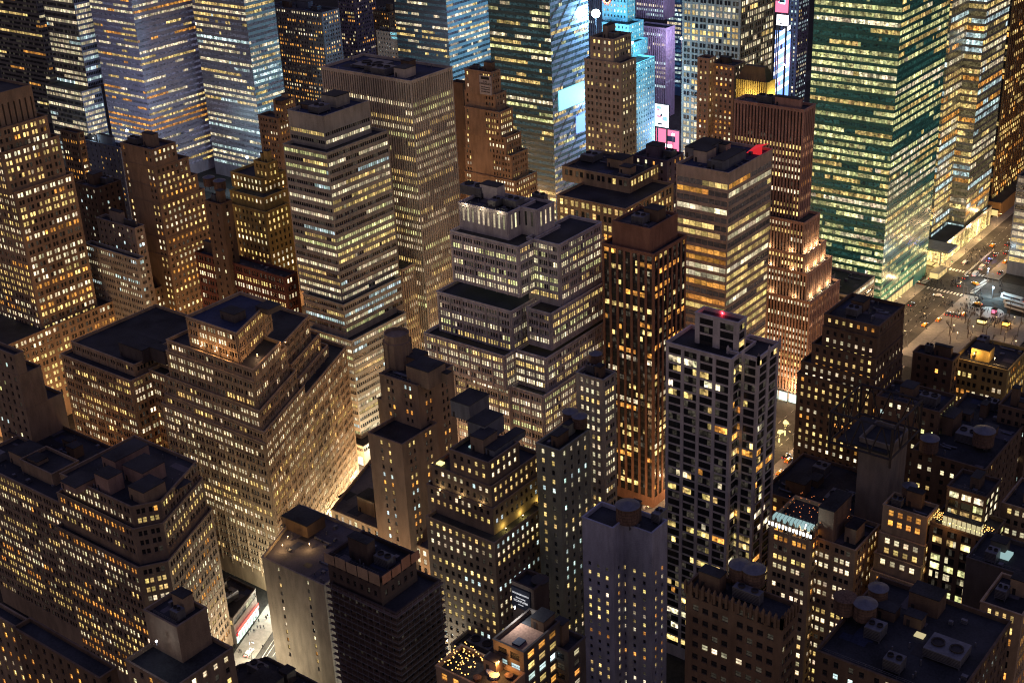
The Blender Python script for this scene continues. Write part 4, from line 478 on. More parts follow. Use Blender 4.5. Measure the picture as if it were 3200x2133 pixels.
def clut(key,meta,root,roofs,tiers,rng,wall,O):
    inn,zr,ti=roofs[0]
    xs=[p[0] for p in inn]; ys=[p[1] for p in inn]; x0,x1,y0,y1=min(xs),max(xs),min(ys),max(ys)
    if len(inn)==4 and inn[2][0]<inn[1][0]-3: x1=inn[2][0]
    w,d=x1-x0,y1-y0
    if not inframe((x0+x1)/2,(y0+y1)/2,zr,50): return
    if key in NOPLANT or w<5 or d<5: return
    mxw=min(w*.45,14); mxd=min(d*.5,12)
    placed=[]
    n=2+(w*d>500)+(w*d>1200)+2*meta.get('clut',0)
    if key in ('D','N','hotel','N1','P','glassy'): n=1
    for i in range(n):
        a=rng.uniform(.45,1)*mxw/(1+.35*i); b=rng.uniform(.45,1)*mxd/(1+.3*i); h=rng.uniform(2.6,5.5) if i else rng.uniform(3.5,7)
        for t in range(12):
            x=rng.uniform(x0+1,max(x0+1.1,x1-a-1)); y=rng.uniform(y0+1.5,max(y0+1.6,y1-b-1))
            if all(x+a<q[0] or x>q[1] or y+b<q[2] or y>q[3] for q in placed): break
        else: continue
        placed.append((x-.5,x+a+.5,y-.5,y+b+.5))
        if i%2==0 or a<2.5: hut(root,O,x,x+a,y,y+b,zr,zr+h,wall if rng.random()<.6 else 'wall_dkbrick')
        else: cooler(root,O,x,y,zr,a,b,min(h,3.6),2)
    for i in range(int(min(7,w*d/90))+2):
        a,c=rng.uniform(1.5,min(8,w*.4)),rng.uniform(1.5,min(8,d*.4)); x=rng.uniform(x0+.5,x1-a-.5); y=rng.uniform(y0+.5,y1-c-.5); m=MB(); h=.012+.009*i
        m.quad((x,y,zr+h),(x+a,y,zr+h),(x+a,y+c,zr+h),(x,y+c,zr+h)); m.build('roof_patch',[rng.choice(('roof_grey','roof_tar','roof_blue','metal_dark'))],root,O)
    m=MB(); zz=zr+1.95
    if w>9 and d>9 and rng.random()<.5:
        for t in range(int(w/2)): m.beam((x0+.6+t*2,y0+.5,zr),(x0+.6+t*2,y0+.5,zz),.04)
        m.beam((x0+.6,y0+.5,zz),(x1-.6,y0+.5,zz),.04); m.beam((x0+.6,y0+.5,zz-.5),(x1-.6,y0+.5,zz-.5),.03); m.build('railing',['metal_grey'],root,O)
    for i in range(int(min(18,w*d/35))+4*meta.get('clut',0)):
        x=rng.uniform(x0+.6,x1-1.4); y=rng.uniform(y0+.6,y1-1.4)
        if any(q[0]-.6<x<q[1] and q[2]-.6<y<q[3] for q in placed): continue
        r=rng.random()
        m=MB()
        if r<.45: m.beam((x,y,zr),(x,y,zr+rng.uniform(.8,2.2)),.22,0,6); nm='vent_pipe'
        elif r<.8: m.box(x,x+rng.uniform(.8,1.6),y,y+rng.uniform(.8,1.6),zr,zr+rng.uniform(.5,1.3)); nm='roof_hatch'
        else: m.beam((x,y,zr+.5),(min(x1-.8,x+rng.uniform(3,8)),y,zr+.5),.35,0,6); m.box(x-.3,x+.3,y-.3,y+.3,zr,zr+1); nm='duct'
        m.build(nm,['metal_grey'],root,O)
ROOT={}
for key,meta,tiers in BL: ROOT[key]=make_building(key,meta,tiers)
TI={k:t for k,_,t in BL}
def org(k): p=TI[k][-1][0][1]; return (p[0],p[1],0)
for key,(x0,x1,y0,y1,z0,z1),nm in HUTS:
    r=ROOT[key]; O=org(key)
    if key in ('grey','hotel') or (key,z1) in (('pin',163.2),('red',142.5)): cooler(r,O,x0,y0,z0,x1-x0,y1-y0,max(1.6,z1-z0),2)
    else: hut(r,O,x0,x1,y0,y1,z0,max(z0+2,z1),{'D':'wall_brickpink','N':'wall_slate','P':'wall_brown','brick':'wall_darkstone','beige':'wall_slate','AB':'wall_brown'}.get(key,'wall_dkbrick'))
# round rooftop tower of the chimney block
(rx,ry,rz),rt=RT
m=MB(); m.lathe(rx,ry,[(5.3,rz-2),(5.3,rt-3.5),(4.9,rt-3.4),(4.9,rt-.3),(4.5,rt-.3),(4.5,rt-1.4)],24,0,.05)
for k in range(12):
    t=2*PI*k/12; m.beam((rx+5.35*math.cos(t),ry+5.35*math.sin(t),rz-2),(rx+5.35*math.cos(t),ry+5.35*math.sin(t),rt-3.4),.35)
m.build('round_tower',['wall_brown'],ROOT['P'],org('P'))
# ------------------------------------------------------------ ground and streets
def sheet(name,pts,z,mat,kind='structure'):
    m=MB(); m.ngon([(x,y,z) for x,y in pts]); o=m.build(name,[mat]); tag(o,kind=kind); return o
sheet('ground',[(-3200,-600),(1600,-600),(1600,4200),(-3200,4200)],-.05,'ground_dark')
def strip(x0,x1,y0,y1): return [(x0,y0),(x1,y0),(x1,y1),(x0,y1)]
bw=lambda y: -361-(y-298)*.424
sheet('road',strip(-267,-245,-40,1300),0.0,'asphalt')                       # wide avenue
sheet('road',[(bw(200)+7,200),(bw(200)+19,200),(bw(700)+19,700),(bw(700)+7,700)],0.004,'asphalt')   # slanting avenue
sheet('road',strip(-900,-200,722,748),0.004,'asphalt')                      # wide cross street
for y in (300,382,460,542,622): sheet('road',strip(-900,-100,y-6,y+6),0.008,'asphalt')
sheet('road',strip(-548,-532,-40,1300),0.012,'asphalt')
def walk(pts,h=.13):
    m=MB(); n=len(pts)
    for i in range(n):
        a,b=pts[i],pts[(i+1)%n]; m.quad((*a,0),(*b,0),(*b,h),(*a,h))
    m.ngon([(*p,h) for p in pts]); o=m.build('sidewalk',['sidewalk']); tag(o,kind='structure'); return o
for a,b in ((-39,294),(306,376),(388,454),(466,536),(548,616),(628,720),(750,1300)):
    walk(strip(-276,-267.2,a,b)); walk(strip(-244.8,-236,a,b))
for a,b in ((212,293),(307,375),(389,453)):
    walk([(bw(a)-3,a),(bw(a)+6.8,a),(bw(b)+6.8,b),(bw(b)-3,b)]); walk([(bw(a)+19.2,a),(bw(a)+25,a),(bw(b)+25,b),(bw(b)+19.2,b)])
walk(strip(-235.8,-196,640,706))
walk([(-322,751),(-277,751),(-277,756),(-322,756)])
# painted road markings
m=MB()
def mark(x0,x1,y0,y1): m.quad((x0,y0,.02),(x1,y0,.02),(x1,y1,.02),(x0,y1,.02))
for yy in (716.5,750):
    for k in range(11): mark(-266+k*1.95,-265+k*1.95,yy,yy+3.4)
for xx in (-272.5,-243.5):
    for k in range(12): mark(xx,xx+3.2,723.5+k*2.05,724.5+k*2.05)
for x in (-261.6,-256.2,-250.8):
    for k in range(150):
        y=150+k*6.5
        if not 712<y<756: mark(x-.08,x+.08,y,y+2.6)
for k in range(46):
    y=205+k*6; x=bw(y)+13.5; m.quad((x-.09,y,.03),(x+.09,y,.03),(x-1.0,y+2.6,.03),(x-1.2,y+2.6,.03))
for y in (222,): 
    for o_ in (9.5,11):
        x=bw(y)+o_; m.quad((x-.1,y,.03),(x+.1,y,.03),(bw(292)+o_+.1,292,.03),(bw(292)+o_-.1,292,.03))
for x0,y0 in ((bw(293)+6,293),(bw(375)+6,375)):
    for k in range(10): m.quad((x0+k*2,y0,.03),(x0+1+k*2,y0,.03),(x0+.2+k*2,y0+3.2,.03),(x0-.8+k*2,y0+3.2,.03))
tag(m.build('road_marking',['paint_white']),kind='structure')
tag(sheet('bus_lane_marking',strip(-283,-269,716.5,721),.016,'paint_red'))
# ------------------------------------------------------------ signs
def lettering(parent,text,loc,size,mat,rot=(PI/2,0,0),align='CENTER',sx=1.):
    c=bpy.data.curves.new('text_shape','FONT'); c.body=text; c.size=size; c.align_x=align; c.align_y='CENTER'; c.extrude=.03; c.offset=size*.018
    q=bpy.data.objects.new('text_shape',c); c.materials.append(MT[mat]); COL.objects.link(q); me=bpy.data.meshes.new_from_object(q); bpy.data.objects.remove(q); o=bpy.data.objects.new('lettering',me); COL.objects.link(o); o.parent=parent; o.location=loc; o.rotation_euler=rot; o.scale=(sx,1,1); return o
def rel(p,O): return (p[0]-O[0],p[1]-O[1],p[2]-O[2])
(a,b)=PAN['charney']; r=ROOT['CH']; O=org('CH'); zt,zb=a[2]+.3,b[2]-1.2; x0,x1=a[0],b[0]-.3; y=a[1]; cx=(x0+x1)/2; w=x1-x0; h=zt-zb
m=MB(); m.box(x0,x1,y-.15,y+.4,zb,zt,bot=True); m.build('sign_board',['board_white'],r,O)
m=MB(); m.box(x0+w*.16,x1-w*.16,y-.24,y-.16,zt-h*.19,zt-h*.05,bot=True); m.build('sign_plaque',['board_black'],r,O)
for t,zz,s,sx in (('L.H.',.31,1.5,1.2),('CHARNEY',.43,1.5,1.25),('Real Property',.60,1.0,1.15),('Development',.71,1.0,1.15),('212-838-0464',.85,1.0,1.1)):
    lettering(r,t,rel((cx,y-.22,zt-h*zz),O),s,'letter_dark',sx=sx)
(a,b)=PAN['board']; r=ROOT['X']; O=org('X'); x0,x1=a[0],b[0]; zt,zb=a[2],b[2]; y=a[1]; cx=(x0+x1)/2
m=MB(); m.box(x0-.2,x1+.2,y-.2,y+.5,zb,zt+.4,bot=True); m.build('sign_board',['board_black'],r,O)
for t,zz,s in (('HOLLINGSWORTH',.2,.62),('Sales & Leasing',.42,.5),('212.947.6788',.6,.85),('AVAILABLE',.78,.35)):
    lettering(r,t,rel((cx,y-.27,zt-(zt-zb)*zz),O),s,'letter_white')
m=MB(); m.lathe(cx+2.6,y+5,[(2.4,zt+1.2),(2.4,zt+1.7)],24); m.build('tank_lid',['metal_dark'],r,O)
(a,b)=PAN['carter']; r=ROOT['carter']; O=org('carter')
m=MB(); m.box(a[0],b[0],a[1],a[1]+.4,b[2]-6,b[2]+4.4,bot=True); m.build('sign_board',['greystone' if 0 else 'wall_greystone'],r,O)
lettering(r,'CARTER',rel(((a[0]+b[0])/2,a[1]-.1,b[2]+2.8),O),2.5,'neon_cyan'); lettering(r,'HOTEL',rel(((a[0]+b[0])/2,a[1]-.1,b[2]-.2),O),2.3,'neon_cyan')
def screen(nm,lab,a,b,mat,dep=1.2,inset_mat=None):
    x0,x1=sorted((a[0],b[0])); z0,z1=sorted((a[2],b[2])); y=a[1]
    e=empty(nm,((x0+x1)/2,y,0)); tag(e,lab,'screen','bright signs of the square'); O=e.location
    m=MB(); m.box(x0,x1,y,y+.4,z0,z1,bot=True); m.build('display',[mat],e,O)
    rgs=random.Random(lab)
    for k in range(7):
        a_=rgs.uniform(x0,x0+(x1-x0)*.6); b_=a_+rgs.uniform(.1,.4)*(x1-x0); c_=rgs.uniform(z0,z0+(z1-z0)*.8); d_=c_+rgs.uniform(.05,.2)*(z1-z0); m=MB(); m.quad((a_,y-.02-.01*k,c_),(b_,y-.02-.01*k,c_),(b_,y-.02-.01*k,d_),(a_,y-.02-.01*k,d_)); m.build('picture_area',[rgs.choice(('screen_pink','screen_blue','screen_cyan','board_black','screen_white'))],e,O)
    m=MB(); m.box(x0-.5,x1+.5,y+.41,y+dep,z0-.5,z1+.5,bot=True); m.box(x0+1,x0+2,y+.5,y+dep-.1,0,z0); m.box(x1-2,x1-1,y+.5,y+dep-.1,0,z0); m.build('display_frame',['metal_dark'],e,O); return e
screen('advertising_screen','blazing white advertising screen low between turquoise tower and glass strips',*PAN['white'],'screen_white')
screen('advertising_screen','red pink advertising screen high beside the blue grey hotel slab',*PAN['pink'],'screen_pink')
screen('advertising_screen','white advertising screen just under the red pink one',*PAN['white2'],'screen_white')
e=screen('advertising_screen','tall lilac lit facade of slanted stripes beside the blue slab',*PAN['pale'],'screen_blue')
a,b=PAN['pale']; m=MB()
for k in range(7):
    z=b[2]+k*7; m.quad((a[0],a[1]-.3,z),(b[0],a[1]-.3,z+9),(b[0],a[1]-.3,z+12),(a[0],a[1]-.3,z+3))
m.build('light_band',['screen_white'],e,e.location)
screen('advertising_screen','violet glowing street level signs of the square',*PAN['sq'],'screen_pink')
a,b=PAN['cyan']; e=empty('advertising_screen',(a[0],a[1],0)); tag(e,'turquoise screen on the eastern side of the teal glass tower','screen','bright signs of the square'); O=e.location
m=MB(); m.box(a[0]-.3,a[0]+.5,a[1],b[1],b[2]+3,a[2]-6,bot=True); m.build('display',['screen_cyan'],e,O); m=MB(); m.box(a[0]-.3,a[0]+.6,a[1]+18,b[1],b[2]-16,b[2]-5,bot=True); m.build('display',['screen_blue'],e,O)
# clock on the turquoise tower
a,_=PAN['clock']; r=ROOT['para']; O=org('para'); cx,cy,cz=a; cz+=1.5
m=MB()
for k in range(32):
    t0,t1=2*PI*k/32,2*PI*(k+1)/32; m.beam((cx+3.4*math.cos(t0),cy-.5,cz+3.4*math.sin(t0)),(cx+3.4*math.cos(t1),cy-.5,cz+3.4*math.sin(t1)),.22)
ck=m.build('clock',['red_lamp'],r,O)
m=MB(); m.beam((cx,cy-.1,cz),(cx,cy+.6,cz),3.4,0,28); m.build('clock_face',['board_black'],ck)
m=MB()
for k in range(12):
    t=2*PI*k/12; m.beam((cx+2.7*math.cos(t),cy-.5,cz+2.7*math.sin(t)),(cx+2.7*math.cos(t),cy-.2,cz+2.7*math.sin(t)),.36,0,6)
m.build('hour_lamp',['lamp_warm'],ck)
for o in COL.objects[:]: pass
for ch in ck.children: ch.location=(-0,0,0)
for o_ in ck.children:
    for v in o_.data.vertices: v.co.x-=O[0]; v.co.y-=O[1]; v.co.z-=O[2]
# ------------------------------------------------------------ lamps
def plight(loc,col,en,parent=None,rad=.5,name='lamp_glow'):
    l=bpy.data.lights.new(name,'POINT'); l.color=col; l.energy=en; l.shadow_soft_size=rad
    o=bpy.data.objects.new(name,l); COL.objects.link(o); o.location=loc
    if parent: o.parent=parent
    return o
def mk_lamp(col,en,mat):
    e=empty('street_lamp',(0,0,0))
    m=MB(); m.beam((0,0,0),(0,0,8.6),(.12,.07),0,8); m.box(-.25,.25,-.25,.25,0,.5); m.build('post',['metal_grey'],e)
    m=MB(); m.beam((0,0,8.4),(1.9,0,9.1),.06,0,6); m.build('arm',['metal_grey'],e)
    m=MB(); m.box(1.6,2.5,-.18,.18,8.98,9.12,bot=True); m.box(1.65,2.45,-.15,.15,8.86,8.975,1,bot=True); m.build('lamp_head',['metal_grey',mat],e)
    plight((2.05,0,8.2),col,en,e,.35); return e
LG=1.
proto={}
WARM=(1,.62,.30); WH=(.92,1,.86)
def lamp(x,y,rz,kind,lab,grp):
    if kind not in proto: p=mk_lamp(*kind); proto[kind]=p
    else: p=copy_tree(proto[kind])
    p.location=(x,y,.1); p.rotation_euler=(0,0,rz); tag(p,lab,'street lamp',grp)
K1=(WARM,4200*LG,'lamp_warm'); K2=((1,.9,.66),8000*LG,'lamp_white'); K3=((1,.55,.24),17000*LG,'lamp_warm')
for i in range(18):
    y=392+i*26
    if 712<y<756: continue
    lamp(-267.8,y,0,K1,'warm street lamp on the western kerb of the wide avenue','street lamps on the western kerb')
    lamp(-244.2,y+12,PI,K1,'warm street lamp on the eastern kerb of the wide avenue','street lamps on the eastern kerb')
for i in range(7):
    y=232+i*27; lamp(bw(y)+6.2,y,0,K2,'white street lamp along the slanting avenue','lamps along the slanting avenue')
    lamp(bw(y+13)+19.8,y+13,PI,K2,'white street lamp along the slanting avenue','lamps along the slanting avenue')
for y in (300,382,460,542,622):
    for i in range(9):
        x=-900+i*34 if i<0 else -610+i*34*1.25
        if -275<x<-236 or abs(x-bw(y)-13)<12: continue
        lamp(x,y-6.4,PI/2,K3,'orange street lamp deep in a cross street between tall blocks','lamps in the cross streets')
for i in range(8): lamp(-549,250+i*60,0,K3,'orange street lamp on the far western avenue','lamps on the western avenue')
for i in range(6): lamp(-600+i*52,721,PI/2,K3,'street lamp along the wide cross street','lamps along the wide cross street')
def flood(p,r,mat,col,en,lab,post=None,ring=True):
    e=empty('floodlight',p); tag(e,lab,'floodlight')
    m=MB(); prof=[(r*math.sin(PI*k/8),-r*math.cos(PI*k/8)) for k in range(9)]; m.lathe(0,0,[(max(a,.01),b) for a,b in prof],16); m.build('globe',[mat],e)
    m=MB(); m.beam((0,.0,-r-(post or 2)),(0,0,-r),.14,0,6); m.build('mast',['metal_grey'],e)
    plight((0,-r-.5,0),col,en,e,r); return e
fp=PAN['flood'][0]
flood(fp,2.6,'lamp_cyan',(.3,.65,1),90000,'huge blue white ball of light beside the turquoise clock tower',12)
flood((-354,286,9.5),.7,'lamp_white',(.85,1,.9),8000,'dazzling white lamp above the pale plaza of the slanting avenue',8.5)
flood((-240,742,9),.35,'lamp_white',(.8,.95,1),5000,'white lamp on a mast at the crowded junction',8.5)
flood((-229.6,721.6,7),.5,'lamp_cyan',(.55,.85,1),9000,'pale blue lamp at the corner of the park',6.5)
flood((-262.4,171,97.5),.3,'lamp_white',(.75,.85,1),260,'small white floodlight on the tank house roof',1)
BX,BY=TI['brick'][0][0][1]; BZ=TI['brick'][1][2]
for (x,y,z,c,en,lab) in ((-318,276,49.5,(1,.62,.25),500,'amber wall lamp on the rendered slab terrace, southern one'),(-325.5,270,49.5,(1,.62,.25),500,'amber wall lamp on the rendered slab terrace, middle one'),(-328,275,49.5,(1,.62,.25),500,'amber wall lamp on the rendered slab terrace, northern one'),
*[(BX+dx,BY+dy,BZ+2.2,(1,.55,.24),420,'small added amber lamp on the penthouse terrace, '+w_) for dx,dy,w_ in ((-20,-1.6,'western end'),(-12,-1.6,'second from the west'),(-5,-1.6,'near the corner'),(4,5,'on the eastern side'))],  # added lamps in place of window light spilling onto the terrace
    (-181,222,111.2,(.95,1,1),2600,'white lamp over the roof terrace of the dark apartment house'),(-176,208.5,105,(1,.45,.12),1800,'orange lamp in the rooftop bar'),
    (-160,345,77,(.9,1,1),500,'white lamp in the glazed attic'),(-119,358.5,85,(1,.5,.15),900,'amber lamp on the bar terrace'),(-158,483,82,(1,.6,.2),900,'golden lamp in the roof alcove, western one'),(-150,483,82,(1,.6,.2),900,'golden lamp in the roof alcove, eastern one'),
    (-690,471,91.5,(.8,1,1),700,'white lamp over the machinery of the blue grey building')):
    flood((x,y,z),.18,'lamp_warm' if c[2]<.5 else 'lamp_white',c,en,lab,.6)
# added lamps on masts, standing in for the coloured light of the square's signs
for (x,y,z,c,en) in ((-515,760,60,(.25,.75,.9),130000),(-505,775,105,(.25,.75,1),160000),(-478,720,80,(.3,.6,1),130000),(-540,740,130,(.15,.45,1),160000),(-500,820,30,(.6,.6,1),60000),(-470,930,60,(.8,.35,.8),50000),(-560,930,70,(.7,.6,1),70000),(-640,700,60,(.35,.6,1),40000),(-735,625,30,(.5,.8,.9),40000),(-780,560,60,(.65,.7,1),60000),(-850,560,20,(.55,.75,.85),30000)):
    e=empty('added_lamp',(x,y,0)); tag(e,'added coloured lamp mast standing in for the glow of the square signs','lamp','added lamp masts of the square')
    m=MB(); m.beam((0,0,0),(0,0,z-1),.3,0,8); m.build('mast',['metal_dark'],e); m=MB(); m.lathe(0,0,[(.8,z-1),(.9,z),(.2,z+.4)],10); m.build('lamp_head',['lamp_cyan'],e); plight((0,0,z+1.2),c,en*.8,e,7.)
for (x_,y_,lab) in ((-291,287,'white lamp at the foot of the brown stepped office, western one'),(-279,288,'white lamp at the foot of the brown stepped office, eastern one'),(-262,286,'white lamp near the low pale building front')):
    flood((x_,y_,7.5),.3,'lamp_white',(.95,1,.9),9000,lab,7)
# ------------------------------------------------------------ water tanks
def mk_tank(p,r,lab,kind):
    e=empty('water_tank',p); tag(e,lab,'water tank'); h=r*1.45; g=1.8
    m=MB(); m.lathe(0,0,[(r,g),(r*.96,g+h)],22,0); m.build('tank',['wood'],e)
    m=MB(); m.lathe(0,0,[(r*1.06,g+h),(r*1.06,g+h+.12),(.05,g+h+r*.42)],22); m.build('lid',['metal_grey' if 'lid' not in lab else 'wood'],e)
    m=MB()
    for k in range(5):
        z=g+.25+k*h/5; q=r*(1-.04*(z-g)/h)+.03; m.lathe(0,0,[(q,z),(q,z+.07)],22)
    m.build('hoop',['metal_dark'],e)
    for k in range(4):
        t=PI/4+k*PI/2; m=MB(); m.beam((r*.8*math.cos(t),r*.8*math.sin(t),0),(r*.8*math.cos(t),r*.8*math.sin(t),g),.14); m.build('leg',['metal_dark'],e)
    m=MB()
    for k in range(4):
        t=PI/4+k*PI/2; u=t+PI/2; m.beam((r*.8*math.cos(t),r*.8*math.sin(t),.2),(r*.8*math.cos(u),r*.8*math.sin(u),g-.1),.07)
    m.build('brace',['metal_dark'],e)
for t in TANKS: mk_tank(*t)
# ------------------------------------------------------------ vehicles
def mk_car(kind):
    e=empty({'taxi':'taxi','van':'van','bus':'bus','police':'police_car'}.get(kind,'car'),(0,0,0))
    L,w,h={'van':(5.6,2.1,2.4),'bus':(12.5,2.6,3.1)}.get(kind,(4.7,1.85,1.45))
    mat={'taxi':'car_yellow','white':'car_white','van':'car_white','bus':'car_white'}.get(kind,'car_dark')
    m=MB()
    if kind in('van','bus'):
        prof=[(-L/2,.4),(-L/2,h),(L/2-(.9 if kind=='van' else .15),h),(L/2-(.2 if kind=='van' else 0),h*.55),(L/2,.9),(L/2,.4)]
    else: prof=[(-L/2,.35),(-L/2,.85),(-L/2+.5,.95),(-L/2+1.,h),(.5,h),(1.3,.98),(L/2-.1,.85),(L/2,.35)]
    n=len(prof)
    for s in (-1,1): m.ngon([(s*w/2*(.86 if z>1.1 and kind not in('van','bus') else 1),y,z) for y,z in (prof if s<0 else prof[::-1])])
    for i in range(n):
        (y0,z0),(y1,z1)=prof[i],prof[(i+1)%n]; k0=.86 if z0>1.1 and kind not in('van','bus') else 1; k1=.86 if z1>1.1 and kind not in('van','bus') else 1
        m.quad((-w/2*k0,y0,z0),(-w/2*k1,y1,z1),(w/2*k1,y1,z1),(w/2*k0,y0,z0))
    m.build('body',[mat],e)
    m=MB()
    if kind in('van','bus'):
        for s in (-1,1): m.box(*sorted((s*(w/2+.01),s*(w/2+.03))),-L/2+.6,L/2-1.2,h*.55,h*.85)
        m.quad((-w/2+.2,L/2-.35,h*.6),(w/2-.2,L/2-.35,h*.6),(w/2-.2,L/2-.75,h*.93),(-w/2+.2,L/2-.75,h*.93))
    else:
        m.quad((-.75,1.27,1.02),(.75,1.27,1.02),(.68,.56,1.43),(-.68,.56,1.43)); m.quad((-.68,-L/2+1.04,1.43),(.68,-L/2+1.04,1.43),(.75,-L/2+.53,1.0),(-.75,-L/2+.53,1.0))
        for s in (-1,1): m.quad((s*.9,-L/2+.9,1.0),(s*.9,1.1,1.0),(s*.81,.5,1.38),(s*.81,-L/2+1.1,1.38))
    m.build('glazing',['board_black'],e)
    for sx in (-1,1):
        for sy in (-1,1):
            y=sy*L*.31; m=MB(); m.beam((sx*(w/2-.12),y,.34),(sx*(w/2+.02),y,.34),.34,0,12); m.build('wheel',['rubber'],e)
            m=MB(); m.box(sx*w*.38-.22,sx*w*.38+.22,*sorted((sy*(L/2),sy*(L/2+.06))),.6,.85,bot=True); m.build('headlight' if sy>0 else 'taillight',['head_white' if sy>0 else 'red_lamp'],e)
    if kind=='taxi': m=MB(); m.box(-.3,.3,-.4,-.15,h,h+.2); m.build('roof_sign',['lamp_warm'],e)
    if kind=='police':
        m=MB(); m.box(-.6,.6,-.3,0,h,h+.18); m.build('light_bar',['blue_lamp'],e); plight((0,0,h+1),(.1,.2,1),700,e,.3)
    return e
cp={}
for (x,y),kind,lab,hd in CARS:
    if kind not in cp: e=cp[kind]=mk_car(kind)
    else: e=copy_tree(cp[kind])
    e.location=(x,y,.02 if kind!='white' or x>-300 else .15); e.rotation_euler=(0,0,math.radians(hd)); tag(e,lab,{'bus':'bus','van':'van','taxi':'taxi','police':'police car'}.get(kind,'car'))
# ------------------------------------------------------------ people
def mk_person(stride,mat):
    me=bpy.data.meshes.new('person'); s=stride
    V=[(0,0,.95,.15),(0,0,1.2,.14),(0,0,1.42,.16),(0,0,1.52,.06),(0,.01,1.66,.10),(.1,0,.9,.095),(.11,.18*s,.5,.06),(.11,.05*s,.08,.045),(.11,.2*s+.05,.04,.04),
       (-.1,0,.9,.095),(-.11,-.12*s,.5,.06),(-.11,-.34*s,.1,.045),(-.11,-.2*s,.05,.04),(.19,0,1.42,.06),(.24,-.1*s,1.14,.045),(.23,.08,.92,.035),(-.19,0,1.42,.06),(-.24,.1*s,1.14,.045),(-.23,.22*s,.94,.035)]
    E=[(0,1),(1,2),(2,3),(3,4),(0,5),(5,6),(6,7),(7,8),(0,9),(9,10),(10,11),(11,12),(2,13),(13,14),(14,15),(2,16),(16,17),(17,18)]
    me.from_pydata([v[:3] for v in V],E,[]); o=bpy.data.objects.new('person',me); COL.objects.link(o)
    md=o.modifiers.new('Skin','SKIN')
    for i,v in enumerate(V): me.skin_vertices[0].data[i].radius=(v[3],v[3])
    me.skin_vertices[0].data[0].use_root=True
    dg=bpy.context.evaluated_depsgraph_get(); ev=o.evaluated_get(dg); n=bpy.data.meshes.new_from_object(ev); bpy.data.objects.remove(o)
    n.materials.clear(); n.materials.append(MT[mat]); n.materials.append(MT['skin']); n.materials.append(MT['cloth_dark'])
    for p in n.polygons: p.material_index=1 if p.center.z>1.6 else (2 if p.center.z<.85 else 0); p.use_smooth=True
    n.name='person'; return n
PM=[mk_person(1,'cloth_dark'),mk_person(.5,'cloth_grey'),mk_person(-.8,'cloth_dark')]
GR={0:('pedestrian in dark winter clothes around the crowded park side junction','pedestrians at the crowded junction'),1:('pedestrian in dark clothes on the pale plaza of the slanting avenue','pedestrians on the pale plaza')}
for i,((x,y),rz,g) in enumerate(PEOPLE):
    o=bpy.data.objects.new('person',PM[i%3]); COL.objects.link(o); o.location=(x,y,.14 if g else .06); o.rotation_euler=(0,0,math.radians(rz)); tag(o,GR[g][0],'person',GR[g][1])
# ------------------------------------------------------------ trees
def grow(m,rng,p,d,l,r,n):
    q=p+d*l; m.beam(p,q,(r,r*.7),0,5 if n>1 else 3)
    tips=[q]
    if n:
        for k in range(rng.choice((2,3,3))):
            v=Vector((rng.uniform(-1,1),rng.uniform(-1,1),rng.uniform(-.1,.6))); tips+=grow(m,rng,q,(d+v*.75).normalized(),l*rng.uniform(.62,.85),r*.62,n-1)
    return tips
def mk_tree(seed,h=3,lit=False):
    rng=random.Random(seed); e=empty('lit_tree' if lit else 'bare_tree',(0,0,0))
    m=MB(); m.beam((0,0,0),(0,0,h*.9),(.22,.16),0,7); m.build('trunk',['bark'],e)
    m=MB(); tips=grow(m,rng,Vector((0,0,h*.85)),Vector((0,0,1)),h*.55,.17,5); m.build('crown',['bark'],e)
    if lit:
        b=MB(); 
        for v in m.v[::2]: b.box(v[0]-.1,v[0]+.1,v[1]-.1,v[1]+.1,v[2]-.1,v[2]+.1,bot=True)
        for k in range(26): b.box(-.25,.25,-.25,.25,k*h*.035,k*h*.035+.06)
        b.build('string_light',['bead_gold'],e); plight((0,-1,h),(1,.75,.3),500,e,1)
    return e
tp=[mk_tree(s,3.6) for s in (1,2,3)]
TREEPOS=[(-233,690),(-226,694),(-219,697),(-212,693),(-205,698),(-230,682),(-223,686),(-215,685),(-207,687),(-200,691),(-234,672),(-226,675),(-218,676),(-209,678),(-201,681),(-231,662),(-222,665),(-213,667),(-204,669),(-227,653),(-217,655),(-207,658),(-198,662),(-213,702),(-198,703)]
rng=random.Random(9)
for i,(x,y) in enumerate(TREEPOS):
    e=tp[i] if i<3 else copy_tree(tp[i%3]); e.location=(x,y,.13); e.rotation_euler=(0,0,rng.uniform(0,6)); s=rng.uniform(.9,1.3); e.scale=(s,s,s)
    tag(e,'leafless tree in the park at the junction corner','tree','bare trees of the park')
for x,y,lab in ((-252.6,510.6,'young tree wrapped in golden fairy lights in the avenue gap, shorter one'),(-253.4,517.8,'taller tree wrapped in golden fairy lights in the avenue gap')):
    e=mk_tree(11 if y<515 else 12,2.5,True); e.location=(x,y,.1); e.scale=(1,1,1.15 if y>515 else .95); tag(e,lab,'tree')
tg=[mk_tree(21,3.0)]
for i,(x,y) in enumerate(((-258,322),(-250,318),(-244,324),(-252,325),(-246,316),(-255,314))):
    e=tg[0] if i==0 else copy_tree(tg[0]); e.location=(x,y,0); e.rotation_euler=(0,0,i); tag(e,'dark bare courtyard tree between low roofs','tree','courtyard trees')
for i,(x,y) in enumerate(((-231,668),(-222,672),(-213,661),(-205,674),(-197,666),(-216,690),(-208,695),(-201,700),(-233,685),(-226,660))):
    flood((x,y,4.2),.22,'lamp_warm',(1,.6,.25),420,'small amber park lamp among the bare trees',4.0); o=[q for q in COL.objects if q.name.startswith('floodlight')][-1]; o.name='park_lamp'; o['category']='park lamp'; o['group']='amber lamps among the park trees'
